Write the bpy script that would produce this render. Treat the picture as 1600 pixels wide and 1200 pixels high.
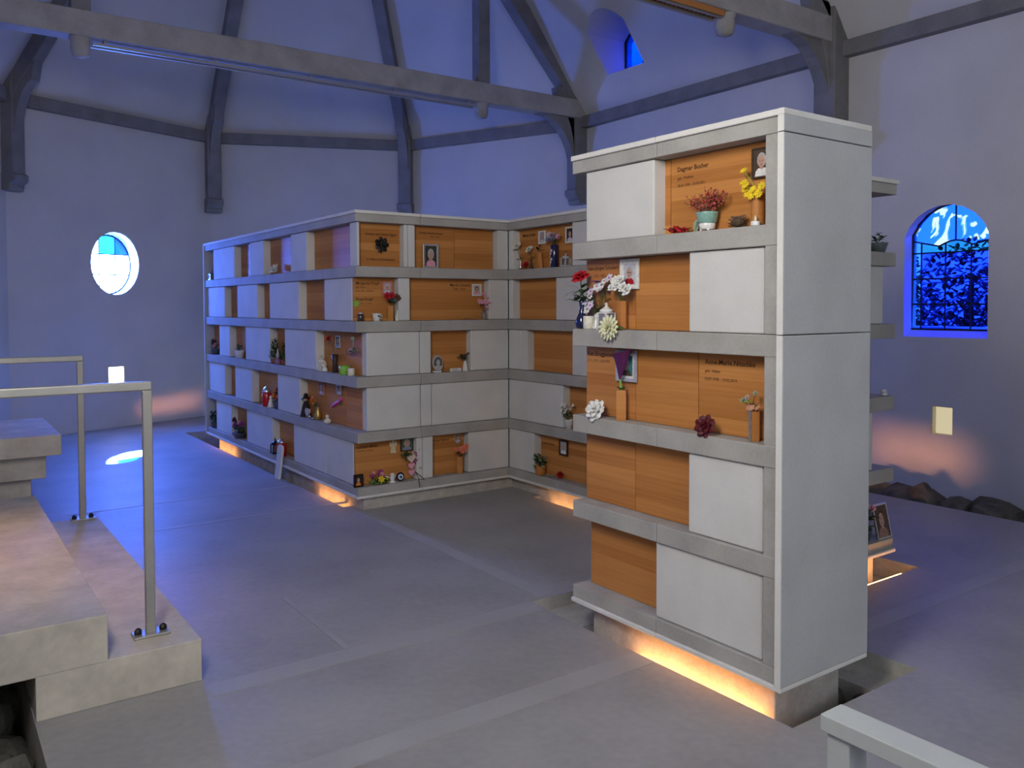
import bpy, bmesh, math, random
from mathutils import Vector, Matrix
R = math.radians
random.seed(7)
scene = bpy.context.scene
for o in list(bpy.data.objects):
    bpy.data.objects.remove(o, do_unlink=True)
COL = scene.collection

# ------------------------------------------------------------------ camera
CAMLOC = Vector((-2.747, -2.040, 1.634))
yaw, pitch, roll = R(54.712), R(-1.785), R(-0.188)
fw = Vector((math.cos(pitch)*math.cos(yaw), math.cos(pitch)*math.sin(yaw), math.sin(pitch)))
rt = Vector((math.sin(yaw), -math.cos(yaw), 0)); up = rt.cross(fw)
r2 = rt*math.cos(roll)+up*math.sin(roll); u2 = -rt*math.sin(roll)+up*math.cos(roll)
cd = bpy.data.cameras.new('camera'); cam = bpy.data.objects.new('camera', cd); COL.objects.link(cam)
m3 = Matrix((r2, u2, -fw)).transposed()
cam.matrix_world = Matrix.Translation(CAMLOC) @ m3.to_4x4()
cd.sensor_width = 36; cd.sensor_fit = 'HORIZONTAL'; cd.lens = 36*1304.02/1600; cd.shift_y = -80.85/1600
cd.clip_start = .05
scene.camera = cam
# ------------------------------------------------------------------ view, world, sun, large lights
vs = scene.view_settings
vs.view_transform = 'Standard'; vs.look = 'None'; vs.gamma = 1; vs.use_curve_mapping = False
vs.exposure = 0.0
try:
    scene.cycles.use_denoising = True
    scene.cycles.max_bounces = 8; scene.cycles.transparent_max_bounces = 12
    scene.cycles.sample_clamp_indirect = 4
except Exception: pass
wd = bpy.data.worlds.new('sky'); scene.world = wd; wd.use_nodes = True
bg = wd.node_tree.nodes['Background']; bg.inputs[0].default_value = (.62, .78, 1, 1); bg.inputs[1].default_value = 16.0
def lamp(name, kind, loc, direction, energy, color, size=1, size_y=None, spread=180):
    l = bpy.data.lights.new(name, kind); o = bpy.data.objects.new(name, l); COL.objects.link(o)
    o.location = loc; o.rotation_euler = Vector(direction).to_track_quat('-Z', 'Y').to_euler()
    l.energy = energy; l.color = color
    if kind == 'AREA':
        l.shape = 'RECTANGLE' if size_y else 'SQUARE'; l.size = size
        if size_y: l.size_y = size_y
        l.spread = R(spread)
    return o
sun = lamp('sun', 'SUN', (0, 16, 12), (-.29, -2.66, -2.2), 60, (1, .95, .85)); sun.data.angle = R(.6)
lamp('added_daylight_rear', 'AREA', (-1.7, -4.75, 2.6), (.12, 1, -.22), 82, (.90, .95, 1), 2.4, 2.6)  # added area light inside the closed rear wall, standing in for daylight
lamp('added_daylight_left', 'AREA', (-3.0, -.5, 3.1), (1, .5, -.17), 108, (1, .95, .87), 1.1, 1.3)  # added area light by the closed left wall, its source unseen
lamp('added_blue_daylight_left', 'AREA', (-3.0, 5.6, 2.0), (1, .3, -.05), 9, (.3, .4, 1), .8, 1.2)  # added blue area light; the left wall has no opening here
lamp('sunlight_scattered_by_round_window', 'AREA', (-.46, 10.06, 2.2), (-.33, -2.5, -2.3), 26, (.05, .17, 1), .5, .6, 110)

# ------------------------------------------------------------------ materials
MATS = {}
def nodes(name):
    m = bpy.data.materials.new(name); m.use_nodes = True
    nt = m.node_tree; b = nt.nodes['Principled BSDF']
    return m, nt, b
def N(nt, t, **k):
    n = nt.nodes.new(t)
    for a, v in k.items(): setattr(n, a, v)
    return n
def noisy(name, col, var=.12, scale=6, rough=.8, bump=.02, bscale=80, spec=.3, fine=60, metal=0, stain=0):
    """plain mineral / painted surface: two octaves of tone, fine speckle, fine relief"""
    if name in MATS: return MATS[name]
    m, nt, b = nodes(name)
    tc = N(nt, 'ShaderNodeTexCoord'); geo = N(nt, 'ShaderNodeNewGeometry')
    n1 = N(nt, 'ShaderNodeTexNoise'); n1.inputs['Scale'].default_value = scale; n1.inputs['Detail'].default_value = 6
    n2 = N(nt, 'ShaderNodeTexNoise'); n2.inputs['Scale'].default_value = fine; n2.inputs['Detail'].default_value = 2
    nt.links.new(geo.outputs['Position'], n1.inputs['Vector']); nt.links.new(geo.outputs['Position'], n2.inputs['Vector'])
    mx = N(nt, 'ShaderNodeMath', operation='MULTIPLY_ADD'); mx.inputs[1].default_value = .35
    nt.links.new(n2.outputs['Fac'], mx.inputs[0]); nt.links.new(n1.outputs['Fac'], mx.inputs[2])
    rp = N(nt, 'ShaderNodeValToRGB')
    lo = [c*(1-var*1.6) for c in col]; hi = [min(1, c*(1+var)) for c in col]
    rp.color_ramp.elements[0].position = .38; rp.color_ramp.elements[0].color = (*lo, 1)
    rp.color_ramp.elements[1].position = .92; rp.color_ramp.elements[1].color = (*hi, 1)
    nt.links.new(mx.outputs[0], rp.inputs[0]); nt.links.new(rp.outputs[0], b.inputs['Base Color'])
    b.inputs['Roughness'].default_value = rough; b.inputs['Specular IOR Level'].default_value = spec
    b.inputs['Metallic'].default_value = metal
    if bump:
        n3 = N(nt, 'ShaderNodeTexNoise'); n3.inputs['Scale'].default_value = bscale
        nt.links.new(geo.outputs['Position'], n3.inputs['Vector'])
        bp = N(nt, 'ShaderNodeBump'); bp.inputs['Strength'].default_value = bump*5; bp.inputs['Distance'].default_value = .01
        nt.links.new(n3.outputs['Fac'], bp.inputs['Height']); nt.links.new(bp.outputs[0], b.inputs['Normal'])
    MATS[name] = m; return m
def wood(name, c0, c1, stave=.062, across='z', rough=.5):
    """glued boards: staves of differing tone, long grain"""
    if name in MATS: return MATS[name]
    m, nt, b = nodes(name)
    geo = N(nt, 'ShaderNodeNewGeometry'); oi = N(nt, 'ShaderNodeObjectInfo')
    sep = N(nt, 'ShaderNodeSeparateXYZ'); nt.links.new(geo.outputs['Position'], sep.inputs[0])
    dv = N(nt, 'ShaderNodeMath', operation='DIVIDE'); dv.inputs[1].default_value = stave
    nt.links.new(sep.outputs['Z'], dv.inputs[0])
    ad = N(nt, 'ShaderNodeMath', operation='MULTIPLY_ADD'); ad.inputs[1].default_value = 37; nt.links.new(oi.outputs['Random'], ad.inputs[0]); nt.links.new(dv.outputs[0], ad.inputs[2])
    fl = N(nt, 'ShaderNodeMath', operation='FLOOR'); nt.links.new(ad.outputs[0], fl.inputs[0])
    wn = N(nt, 'ShaderNodeTexWhiteNoise', noise_dimensions='1D'); nt.links.new(fl.outputs[0], wn.inputs['W'])
    mp = N(nt, 'ShaderNodeMapping'); mp.inputs['Scale'].default_value = (2.5, 2.5, 90)
    nt.links.new(geo.outputs['Position'], mp.inputs['Vector'])
    ns = N(nt, 'ShaderNodeTexNoise'); ns.inputs['Scale'].default_value = 1; ns.inputs['Detail'].default_value = 5
    nt.links.new(mp.outputs[0], ns.inputs['Vector'])
    s = N(nt, 'ShaderNodeMath', operation='MULTIPLY_ADD'); s.inputs[1].default_value = .55
    h = N(nt, 'ShaderNodeMath', operation='MULTIPLY'); h.inputs[1].default_value = .6
    nt.links.new(wn.outputs['Value'], s.inputs[0]); nt.links.new(ns.outputs['Fac'], h.inputs[0]); nt.links.new(h.outputs[0], s.inputs[2])
    rp = N(nt, 'ShaderNodeValToRGB')
    rp.color_ramp.elements[0].position = .2; rp.color_ramp.elements[0].color = (*c0, 1)
    rp.color_ramp.elements[1].position = .85; rp.color_ramp.elements[1].color = (*c1, 1)
    nt.links.new(s.outputs[0], rp.inputs[0]); nt.links.new(rp.outputs[0], b.inputs['Base Color'])
    b.inputs['Roughness'].default_value = rough; b.inputs['Specular IOR Level'].default_value = .25
    MATS[name] = m; return m
def plain(col, rough=.6, metal=0, spec=.4, name=None, trans=0):
    key = name or 'plain_%02d_%02d_%02d_%02d_%d' % tuple([int(c*99) for c in col]+[int(rough*99), int(metal*9)])
    if key in MATS: return MATS[key]
    m, nt, b = nodes(key)
    geo = N(nt, 'ShaderNodeNewGeometry'); ns = N(nt, 'ShaderNodeTexNoise'); ns.inputs['Scale'].default_value = 70
    nt.links.new(geo.outputs['Position'], ns.inputs['Vector'])
    rp = N(nt, 'ShaderNodeValToRGB')
    rp.color_ramp.elements[0].position = .3; rp.color_ramp.elements[0].color = (*[c*.82 for c in col], 1)
    rp.color_ramp.elements[1].position = .7; rp.color_ramp.elements[1].color = (*[min(1, c*1.08) for c in col], 1)
    nt.links.new(ns.outputs['Fac'], rp.inputs[0]); nt.links.new(rp.outputs[0], b.inputs['Base Color'])
    b.inputs['Roughness'].default_value = rough; b.inputs['Metallic'].default_value = metal
    b.inputs['Specular IOR Level'].default_value = spec
    if trans: b.inputs['Transmission Weight'].default_value = trans
    MATS[key] = m; return m
def emit(name, col, strength):
    if name in MATS: return MATS[name]
    m = bpy.data.materials.new(name); m.use_nodes = True; nt = m.node_tree; nt.nodes.clear()
    e = N(nt, 'ShaderNodeEmission'); e.inputs[0].default_value = (*col, 1); e.inputs[1].default_value = strength
    o = N(nt, 'ShaderNodeOutputMaterial'); nt.links.new(e.outputs[0], o.inputs[0])
    MATS[name] = m; return m
def stained(name, tint, glow=None, gs=0, tint2=None, scale=4):
    """leaded glass: light passes tinted; glow is daylight scattered inside the glass"""
    if name in MATS: return MATS[name]
    m = bpy.data.materials.new(name); m.use_nodes = True; nt = m.node_tree; nt.nodes.clear()
    o = N(nt, 'ShaderNodeOutputMaterial'); t = N(nt, 'ShaderNodeBsdfTransparent')
    geo = N(nt, 'ShaderNodeNewGeometry')
    ns = N(nt, 'ShaderNodeTexNoise'); ns.inputs['Scale'].default_value = scale; ns.inputs['Distortion'].default_value = 3.0 if tint2 else .5
    ns.inputs['Detail'].default_value = 1 if tint2 else 3
    nt.links.new(geo.outputs['Position'], ns.inputs['Vector'])
    rp = N(nt, 'ShaderNodeValToRGB')
    if tint2:
        rp.color_ramp.elements[0].position = .56; rp.color_ramp.elements[0].color = (*tint, 1)
        rp.color_ramp.elements[1].position = .60; rp.color_ramp.elements[1].color = (*tint2, 1)
    else:
        rp.color_ramp.elements[0].position = .35; rp.color_ramp.elements[0].color = (*[c*.75 for c in tint], 1)
        rp.color_ramp.elements[1].position = .65; rp.color_ramp.elements[1].color = (*tint, 1)
    nt.links.new(ns.outputs['Fac'], rp.inputs[0]); nt.links.new(rp.outputs[0], t.inputs[0])
    last = t
    if gs:
        e = N(nt, 'ShaderNodeEmission'); e.inputs[0].default_value = (*glow, 1); e.inputs[1].default_value = gs
        a = N(nt, 'ShaderNodeAddShader'); nt.links.new(t.outputs[0], a.inputs[0]); nt.links.new(e.outputs[0], a.inputs[1]); last = a
    gl = N(nt, 'ShaderNodeBsdfGlossy'); gl.inputs['Roughness'].default_value = .15
    mx = N(nt, 'ShaderNodeMixShader'); mx.inputs[0].default_value = .03
    nt.links.new(last.outputs[0], mx.inputs[1]); nt.links.new(gl.outputs[0], mx.inputs[2]); nt.links.new(mx.outputs[0], o.inputs[0])
    MATS[name] = m; return m

M_plaster = noisy('plaster', (.66, .65, .66), .06, 1.5, .9, .012, 40, .1)
M_beam = noisy('grey_painted_timber', (.23, .225, .225), .14, 5, .7, .03, 30, .2); M_tie = noisy('lit_grey_painted_timber', (.40, .385, .37), .14, 5, .7, .03, 30, .2)  # tie beams and pendants: light on the same grey timber put into a paler colour
M_floor = noisy('floor_concrete', (.34, .335, .335), .14, 1.6, .5, .01, 60, .35, fine=25)
M_strip = noisy('floor_strip', (.375, .372, .375), .08, 3, .5, .01, 60, .35)
M_shelf = noisy('shelf_concrete', (.41, .40, .375), .12, 5, .75, .015, 90, .2)
M_stone = noisy('panel_concrete', (.66, .66, .64), .06, 4, .8, .012, 120, .2, fine=140)
M_rim = noisy('rim_concrete', (.74, .73, .70), .06, 6, .75, .012, 90, .2)
M_slab = noisy('end_slab_concrete', (.50, .51, .52), .09, 2.5, .75, .012, 70, .2)
M_plinth = noisy('plinth_concrete', (.50, .47, .43), .2, 9, .85, .03, 50, .2)
M_trench = noisy('trench_concrete', (.42, .41, .37), .22, 6, .9, .03, 40, .15)
M_trav = noisy('travertine', (.56, .52, .45), .16, 5, .7, .02, 30, .25, fine=30)
M_rock = noisy('rubble_rock', (.13, .125, .11), .35, 7, .95, .08, 25, .15)
M_steel = noisy('brushed_steel', (.42, .41, .38), .06, 9, .42, 0, 50, .5, metal=.6)
M_railgrey = noisy('pale_grey_rail', (.45, .48, .48), .05, 9, .5, 0, 50, .4)
M_dark = plain((.02, .02, .022), .5)
M_wood = wood('oiled_beech', (.40, .15, .034), (.60, .265, .078), .058)
M_woodbox = wood('vase_wood', (.45, .17, .04), (.55, .24, .07), .5)
M_white = plain((.8, .8, .78), .5)
M_cream = plain((.75, .72, .6), .5)
M_leaf = plain((.06, .12, .03), .6); M_leafd = plain((.03, .06, .025), .6); M_leafp = plain((.3, .38, .27), .6)
M_red = plain((.45, .01, .02), .55); M_dred = plain((.10, .006, .012), .6); M_yel = plain((.85, .62, .02), .55)
M_pink = plain((.8, .35, .45), .55); M_mag = plain((.4, .05, .25), .55); M_purp = plain((.10, .015, .09), .5)
M_coral = plain((.85, .22, .12), .55); M_orange = plain((.85, .25, .02), .55); M_lil = plain((.65, .6, .72), .55)
M_blueglass = plain((.012, .015, .07), .08, spec=.8); M_mint = plain((.25, .45, .38), .2, spec=.7)
M_glaze = plain((.85, .84, .8), .15, spec=.7); M_silver = plain((.75, .75, .75), .25, .9)
M_brown = plain((.08, .05, .03), .7); M_twig = plain((.16, .06, .04), .8); M_glass = plain((.8, .85, .85), .05, trans=.9)
M_green = plain((.25, .55, .08), .5); M_text = plain((.05, .022, .008), .7); M_text2 = plain((.16, .065, .02), .7)
M_iron = plain((.03, .03, .03), .4, .6); M_skin = plain((.55, .33, .26), .6); M_gold = plain((.55, .4, .12), .35, .7)
M_greyhair = plain((.45, .45, .45), .7); M_teal = plain((.05, .2, .22), .5); M_bluegrey = plain((.25, .3, .4), .5)

# ------------------------------------------------------------------ geometry helpers
class G:
    def __init__(s, mat=None): s.v = []; s.f = []; s.mi = []; s.mats = []; s.cur = 0; s.use(mat)
    def use(s, mat):
        if mat not in s.mats: s.mats.append(mat)
        s.cur = s.mats.index(mat); return s
    def add(s, vs, fs):
        b = len(s.v); s.v += [Vector(p) for p in vs]
        for f in fs: s.f.append([b+i for i in f]); s.mi.append(s.cur)
        return s
    def box(s, x0, x1, y0, y1, z0, z1):
        return s.add([(x, y, z) for z in (z0, z1) for y in (y0, y1) for x in (x0, x1)],
                     [(0, 2, 3, 1), (4, 5, 7, 6), (0, 1, 5, 4), (2, 6, 7, 3), (0, 4, 6, 2), (1, 3, 7, 5)])
    def prism(s, poly, a, b, fn=lambda p, q, h: (p, q, h)):
        n = len(poly); vs = [fn(p[0], p[1], a) for p in poly]+[fn(p[0], p[1], b) for p in poly]
        return s.add(vs, [list(range(n))[::-1], list(range(n, 2*n))]+[(i, (i+1) % n, n+(i+1) % n, n+i) for i in range(n)])
    def tube(s, pts, r, n=8, cap=True):
        pts = [Vector(p) for p in pts]; rs = r if isinstance(r, (list, tuple)) else [r]*len(pts)
        vs = []; fs = []
        for i, p in enumerate(pts):
            t = (pts[min(i+1, len(pts)-1)]-pts[max(i-1, 0)]).normalized()
            a = Vector((0, 0, 1)) if abs(t.z) < .9 else Vector((1, 0, 0))
            u = t.cross(a).normalized(); w = t.cross(u)
            vs += [p+(u*math.cos(2*math.pi*k/n)+w*math.sin(2*math.pi*k/n))*rs[i] for k in range(n)]
        for i in range(len(pts)-1):
            for k in range(n): fs.append((i*n+k, i*n+(k+1) % n, (i+1)*n+(k+1) % n, (i+1)*n+k))
        if cap: fs += [list(range(n))[::-1], [(len(pts)-1)*n+k for k in range(n)]]
        return s.add(vs, fs)
    def lathe(s, prof, c=(0, 0, 0), n=16, sx=1, sy=1):
        vs = []; fs = []
        for r, z in prof: vs += [(c[0]+sx*r*math.cos(2*math.pi*k/n), c[1]+sy*r*math.sin(2*math.pi*k/n), c[2]+z) for k in range(n)]
        for i in range(len(prof)-1):
            for k in range(n): fs.append((i*n+k, i*n+(k+1) % n, (i+1)*n+(k+1) % n, (i+1)*n+k))
        fs += [list(range(n))[::-1], [(len(prof)-1)*n+k for k in range(n)]]
        return s.add(vs, fs)
    def ell(s, c, r, n=10, m=6):
        rx, ry, rz = r if isinstance(r, (tuple, list)) else (r, r, r)
        prof = [(math.sin(math.pi*i/m), -math.cos(math.pi*i/m)) for i in range(m+1)]
        vs = []; fs = []
        for a, z in prof: vs += [(c[0]+rx*a*math.cos(2*math.pi*k/n), c[1]+ry*a*math.sin(2*math.pi*k/n), c[2]+rz*z) for k in range(n)]
        for i in range(m):
            for k in range(n): fs.append((i*n+k, i*n+(k+1) % n, (i+1)*n+(k+1) % n, (i+1)*n+k))
        return s.add(vs, fs)
    def petal(s, c, az, el, L, W, curl=-.6, cup=.25, tip=.35):
        """curved petal or leaf growing from c; el = elevation angle, curl bends it along its length"""
        c = Vector(c); vs = []; n = 4; p = Vector(c); e = el
        side = Vector((-math.sin(az), math.cos(az), 0))
        for i in range(n):
            t = i/(n-1); w = W*(math.sin(math.pi*(.12+.88*t*.80+.0))**.8)*(1 if t < .99 else tip*1.6)
            d = Vector((math.cos(az)*math.cos(e), math.sin(az)*math.cos(e), math.sin(e)))
            nrm = side.cross(d)
            for j in (-1, 0, 1): vs.append(p+side*(w*.5*j)-nrm*(cup*w*(0 if j else 1)))
            p = p+d*(L/(n-1)); e += curl/(n-1)
        return s.add(vs, [(i*3+j, i*3+j+1, i*3+j+4, i*3+j+3) for i in range(n-1) for j in (0, 1)])
    def rose(s, c, r, mat, az0=0, rings=((3, 1.5, .7), (5, 1.3, .9), (6, 1.05, 1.0), (7, .72, 1.05))):
        s.use(mat)
        for k, (n, el, sc) in enumerate(rings):
            for i in range(n): s.petal((c[0], c[1], c[2]-r*.35), az0+2*math.pi*i/n+k*.5, el, r*1.15*sc, r*.95*sc, .25-.22*k, .3)
        return s.ell((c[0], c[1], c[2]), r*.38, 7, 5)
    def daisy(s, c, r, mat, cm, n=9, tilt=(0, 0)):
        s.use(mat)
        for i in range(n): s.petal(c, 2*math.pi*i/n, .35, r, r*.45, -.5, .15)
        s.use(cm).ell(c, (r*.22, r*.22, r*.16), 7, 4); return s
    def rot(s, mtx, start=0):
        for i in range(start, len(s.v)): s.v[i] = mtx @ s.v[i]
        return s
    def make(s, name, parent=None, smooth=False, bevel=0, off=None, solid=0):
        me = bpy.data.meshes.new(name)
        ofs = Vector(off) if off is not None else Vector((0, 0, 0))
        me.from_pydata([tuple(p-ofs) for p in s.v], [], s.f)
        for m in s.mats:
            if m is not None: me.materials.append(m)
        me.polygons.foreach_set('material_index', [min(i-(1 if s.mats[0] is None and i else 0), 99) for i in s.mi])
        bm = bmesh.new(); bm.from_mesh(me); bmesh.ops.recalc_face_normals(bm, faces=bm.faces); bm.to_mesh(me); bm.free()
        if smooth: me.polygons.foreach_set('use_smooth', [True]*len(me.polygons))
        o = bpy.data.objects.new(name, me); COL.objects.link(o)
        if parent: o.parent = parent
        if bevel:
            b = o.modifiers.new('bevel', 'BEVEL'); b.width = bevel; b.segments = 2; b.limit_method = 'ANGLE'
        return o
def tag(o, label=None, cat=None, group=None, kind=None):
    if label: o['label'] = label
    if cat: o['category'] = cat
    if group: o['group'] = group
    if kind: o['kind'] = kind
    return o
def empty(name, loc=(0, 0, 0), rz=0):
    o = bpy.data.objects.new(name, None); COL.objects.link(o); o.location = loc; o.rotation_euler = (0, 0, rz)
    o.empty_display_size = .1; return o
def thing(name, label, cat, loc=(0, 0, 0), rz=0, group=None, ymax=None):
    o = tag(empty(name, loc, rz), label, cat, group)
    if ymax is not None: o['ymax'] = ymax
    return o
def struct(o): o['kind'] = 'structure'; return o
def boxo(name, mat, b, parent=None, off=None, bevel=0): return G(mat).box(*b).make(name, parent, False, bevel, off)
def fill(loops):
    """triangulated 2-D area of outer loop minus hole loops -> verts, faces"""
    bm = bmesh.new(); ed = []
    for lp in loops:
        vs = [bm.verts.new((p[0], p[1], 0)) for p in lp]
        ed += [bm.edges.new((vs[i], vs[(i+1) % len(vs)])) for i in range(len(vs))]
    bmesh.ops.triangle_fill(bm, use_beauty=True, edges=ed)
    bm.verts.index_update()
    v = [(p.co.x, p.co.y) for p in bm.verts]; f = [[q.index for q in fc.verts] for fc in bm.faces]
    bm.free(); return v, f
def clip(poly, x0, x1, y0, y1):
    def cut(P, ins, inter):
        out = []
        for i in range(len(P)):
            a, b = P[i-1], P[i]
            if ins(b):
                if not ins(a): out.append(inter(a, b))
                out.append(b)
            elif ins(a): out.append(inter(a, b))
        return out
    def ix(x): return lambda a, b: (x, a[1]+(b[1]-a[1])*(x-a[0])/(b[0]-a[0]))
    def iy(y): return lambda a, b: (a[0]+(b[0]-a[0])*(y-a[1])/(b[1]-a[1]), y)
    for ins, it in ((lambda p: p[0] >= x0, ix(x0)), (lambda p: p[0] <= x1, ix(x1)), (lambda p: p[1] >= y0, iy(y0)), (lambda p: p[1] <= y1, iy(y1))):
        if poly: poly = cut(poly, ins, it)
    return poly
def textmesh(body, width, mat, name, parent, fn, align='L'):
    c = bpy.data.curves.new(name, 'FONT'); c.body = body; c.size = 1; c.resolution_u = 2; c.offset = .014
    o = bpy.data.objects.new(name+'_tmp', c); COL.objects.link(o)
    dg = bpy.context.evaluated_depsgraph_get(); me0 = bpy.data.meshes.new_from_object(o.evaluated_get(dg))
    xs = [v.co.x for v in me0.vertices]; x0, x1 = min(xs), max(xs); k = width/(x1-x0)
    g = G(mat); g.add([fn((v.co.x-x0)*k, v.co.y*k) for v in me0.vertices], [list(p.vertices) for p in me0.polygons])
    bpy.data.objects.remove(o, do_unlink=True); bpy.data.curves.remove(c); bpy.data.meshes.remove(me0)
    return g.make(name, parent)

# ------------------------------------------------------------------ the room shell
XD, XL, XC, YC = 4.87, -3.13, .87, 7.0
VCD = (XD, YC); VBC = (3.62, 9.82); VAB = (XC, 10.93); VA2 = (-1.88, 9.82); VC2 = (XL, YC)
ZW, ZR, YB = 4.25, 9.65, -5.0
def arch(cx, w, z0, zs, zt, n=9):
    """segmental-arched opening outline, anticlockwise from lower left"""
    p = [(cx-w/2, z0), (cx+w/2, z0), (cx+w/2, zs)]
    h = zt-zs; r = (w*w/4+h*h)/(2*h); a = math.asin(min(1, w/2/r)); 
    if h > w/2: a = math.pi-a
    for i in range(1, n): 
        t = a-2*a*i/n; p.append((cx+r*math.sin(t), zt-r+r*math.cos(t)))
    p.append((cx-w/2, zs)); return p
def oval(cx, cz, rx, rz, n=28): return [(cx+rx*math.cos(2*math.pi*i/n), cz+rz*math.sin(2*math.pi*i/n)) for i in range(n)]
def rect(x0, x1, z0, z1): return [(x0, z0), (x1, z0), (x1, z1), (x0, z1)]
def wframe(P0, P1):
    P0 = Vector((*P0, 0)); d = (Vector((*P1, 0))-P0).normalized(); L = (Vector((*P1, 0))-P0).length
    out = Vector((d.y, -d.x, 0))
    mid = P0+d*L/2
    if out.dot(mid-Vector((XC, 3, 0))) < 0: out = -out
    return (lambda s, z, t=0: P0+d*s+out*t+Vector((0, 0, z))), L, d, out
def wall(name, P0, P1, holes=(), top=ZW, t=.32, zb=-.5, gable=None):
    fn, L, d, out = wframe(P0, P1)
    outer = [(-.0, zb), (L, zb), (L, top), (0, top)] if not gable else [(0, zb), (L, zb), (L, top), (L/2, gable), (0, top)]
    g = G(M_plaster)
    v, f = fill([outer]+[h[0] for h in holes]); g.add([fn(x, z) for x, z in v], f)
    v, f = fill([outer]+[h[1] for h in holes]); g.add([fn(x, z, t) for x, z in v], f)
    n = len(outer)
    g.add([fn(x, z) for x, z in outer]+[fn(x, z, t) for x, z in outer], [(i, (i+1) % n, n+(i+1) % n, n+i) for i in range(n)])
    for a, b in holes:
        n = len(a); g.add([fn(x, z) for x, z in a]+[fn(x, z, t) for x, z in b], [(i, (i+1) % n, n+(i+1) % n, n+i) for i in range(n)])
    return struct(g.make(name))
# right nave wall (s = Y - YB)
def sD(y): return y-YB
hD_in = arch(sD(1.900), .765, 1.335, 2.27, 2.545); hD_out = arch(sD(1.910), .86, 1.43, 2.32, 2.60)
lampD = rect(sD(1.805), sD(2.005), .437, .705)
wall('wall_right', (XD, YB), VCD, [(hD_in, hD_out), (lampD, lampD)])
wall('wall_apse_right', VCD, VBC); wall('wall_apse_back_right', VBC, VAB)
hA_in = oval(1.405, 2.232, .345, .425); hA_out = oval(1.405, 2.215, .345, .405)
lampA = rect(1.275, 1.508, .583, .832)
wall('wall_apse_back_left', VA2, VAB, [(hA_in, hA_out), (lampA, lampA)])
wall('wall_apse_left', VC2, VA2)
wall('wall_left', (XL, YB), VC2); wall('wall_rear', (XL, YB), (XD, YB), gable=ZR)
# ceilings: sloping plastered planes
g = G(M_plaster); sl = (ZR-ZW)/(XD-XC)
def cr(y, q): return Vector((XD-q, y, ZW+q*sl))          # q = horizontal run up the slope
kz = lambda z: (z-ZW)/sl
dz0, dz1, dz2 = kz(4.63), kz(5.10), kz(5.285)
hole = arch(5.825, .67, dz0, dz1, dz2)
v, f = fill([[(YB, 0), (YC, 0), (YC, XD-XC), (YB, XD-XC)], hole]); g.add([cr(a, b) for a, b in v], f)
n = len(hole); XW = 5.02
lowr = [Vector((max(XW, cr(a, b).x+.02), a, cr(a, b).z)) for a, b in hole]
g.add([cr(a, b) for a, b in hole]+lowr, [(i, (i+1) % n, n+(i+1) % n, n+i) for i in range(n)])
g.add([(XL, YB, ZW), (XL, YC, ZW), (XC, YC, ZR), (XC, YB, ZR)], [(0, 1, 2, 3)])
apex = (XC, YC, ZR)
for a, b in ((VCD, VBC), (VBC, VAB), (VAB, VA2), (VA2, VC2)):
    g.add([(*a, ZW), (*b, ZW), apex], [(0, 1, 2)])
struct(g.make('ceiling'))
# floor with trenches
# (x0, x1, y0, y1, depth, wall tops on the low-y, high-x, high-y, low-x sides; None = open to the next pan)
PANS = [(-.03, .66, -.07, 1.34, -.30, 0, -.075, -.075, 0), (-.03, .87, 1.34, 1.63, -.075, None, 0, 0, 0), (.66, .87, -.07, 1.34, -.075, 0, 0, None, None),
        (.55, 2.29, .70, 1.62, -.12, 0, 0, 0, 0), (.03, .62, 4.28, 9.25, -.30, 0, 0, 0, 0), (1.50, 2.08, 2.30, 3.66, -.30, 0, 0, 0, 0), (XL+.02, -2.415, YB+.02, 2.95, -.45, 0, 0, 0, 0)]
outer = [(XL, YB), (3.97, YB), (3.97, YC+.3), (3.2, 9.55), VAB, VA2, VC2]
holes = [q[:4] for q in PANS]
gx_ = sorted({XL, 3.97}|{q[0] for q in holes}|{q[1] for q in holes}); gy_ = sorted({YB, 11}|{q[2] for q in holes}|{q[3] for q in holes})
g = G(M_floor)
for x0, x1 in zip(gx_, gx_[1:]):
    for y0, y1 in zip(gy_, gy_[1:]):
        mx_, my_ = (x0+x1)/2, (y0+y1)/2
        if any(q[0] < mx_ < q[1] and q[2] < my_ < q[3] for q in holes): continue
        p = clip(outer, x0, x1, y0, y1)
        if len(p) > 2: g.add([(x, y, 0) for x, y in p], [list(range(len(p)))])
floor = struct(g.make('floor'))
for a, b, c, d, z, *tops in PANS+[(3.97, XD+.05, YB, YC+.3, -.30, 0, 0, 0, 0)]:
    g = G(M_trench).add([(a, c, z), (b, c, z), (b, d, z), (a, d, z)], [(0, 1, 2, 3)])
    for (p, q), tz in zip((((a, c), (b, c)), ((b, c), (b, d)), ((b, d), (a, d)), ((a, d), (a, c))), tops):
        if tz is not None: g.add([(*p, z), (*q, z), (*q, tz), (*p, tz)], [(0, 1, 2, 3)])
    g.make('trench', floor)
G(M_trench).add([(3.97, YC+.3, -.3), (XD, YC+.3, -.3), (3.62, 9.82, -.3), VAB+(-.3,), (XC, 10.9, -.3), (3.2, 9.55, -.3)], [(0, 1, 2, 5), (5, 2, 3, 4)]).make('trench', floor)
# pale strips let into the concrete
for i, (a, b, c, d) in enumerate([(-1.78, -.03, 1.50, 1.63), (-2.415, -.035, .665, .80), (-1.45, 1.45, 4.40, 4.455), (-1.85, .02, 5.30, 5.345), (.045, .15, 1.66, 4.06), (-1.13, -1.10, 1.635, 2.5), (.88, 3.97, .30, .40)]):
    struct(boxo('trim_%d' % (i+1), M_strip, (a, b, c, d, -.004, .0025)))

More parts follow.
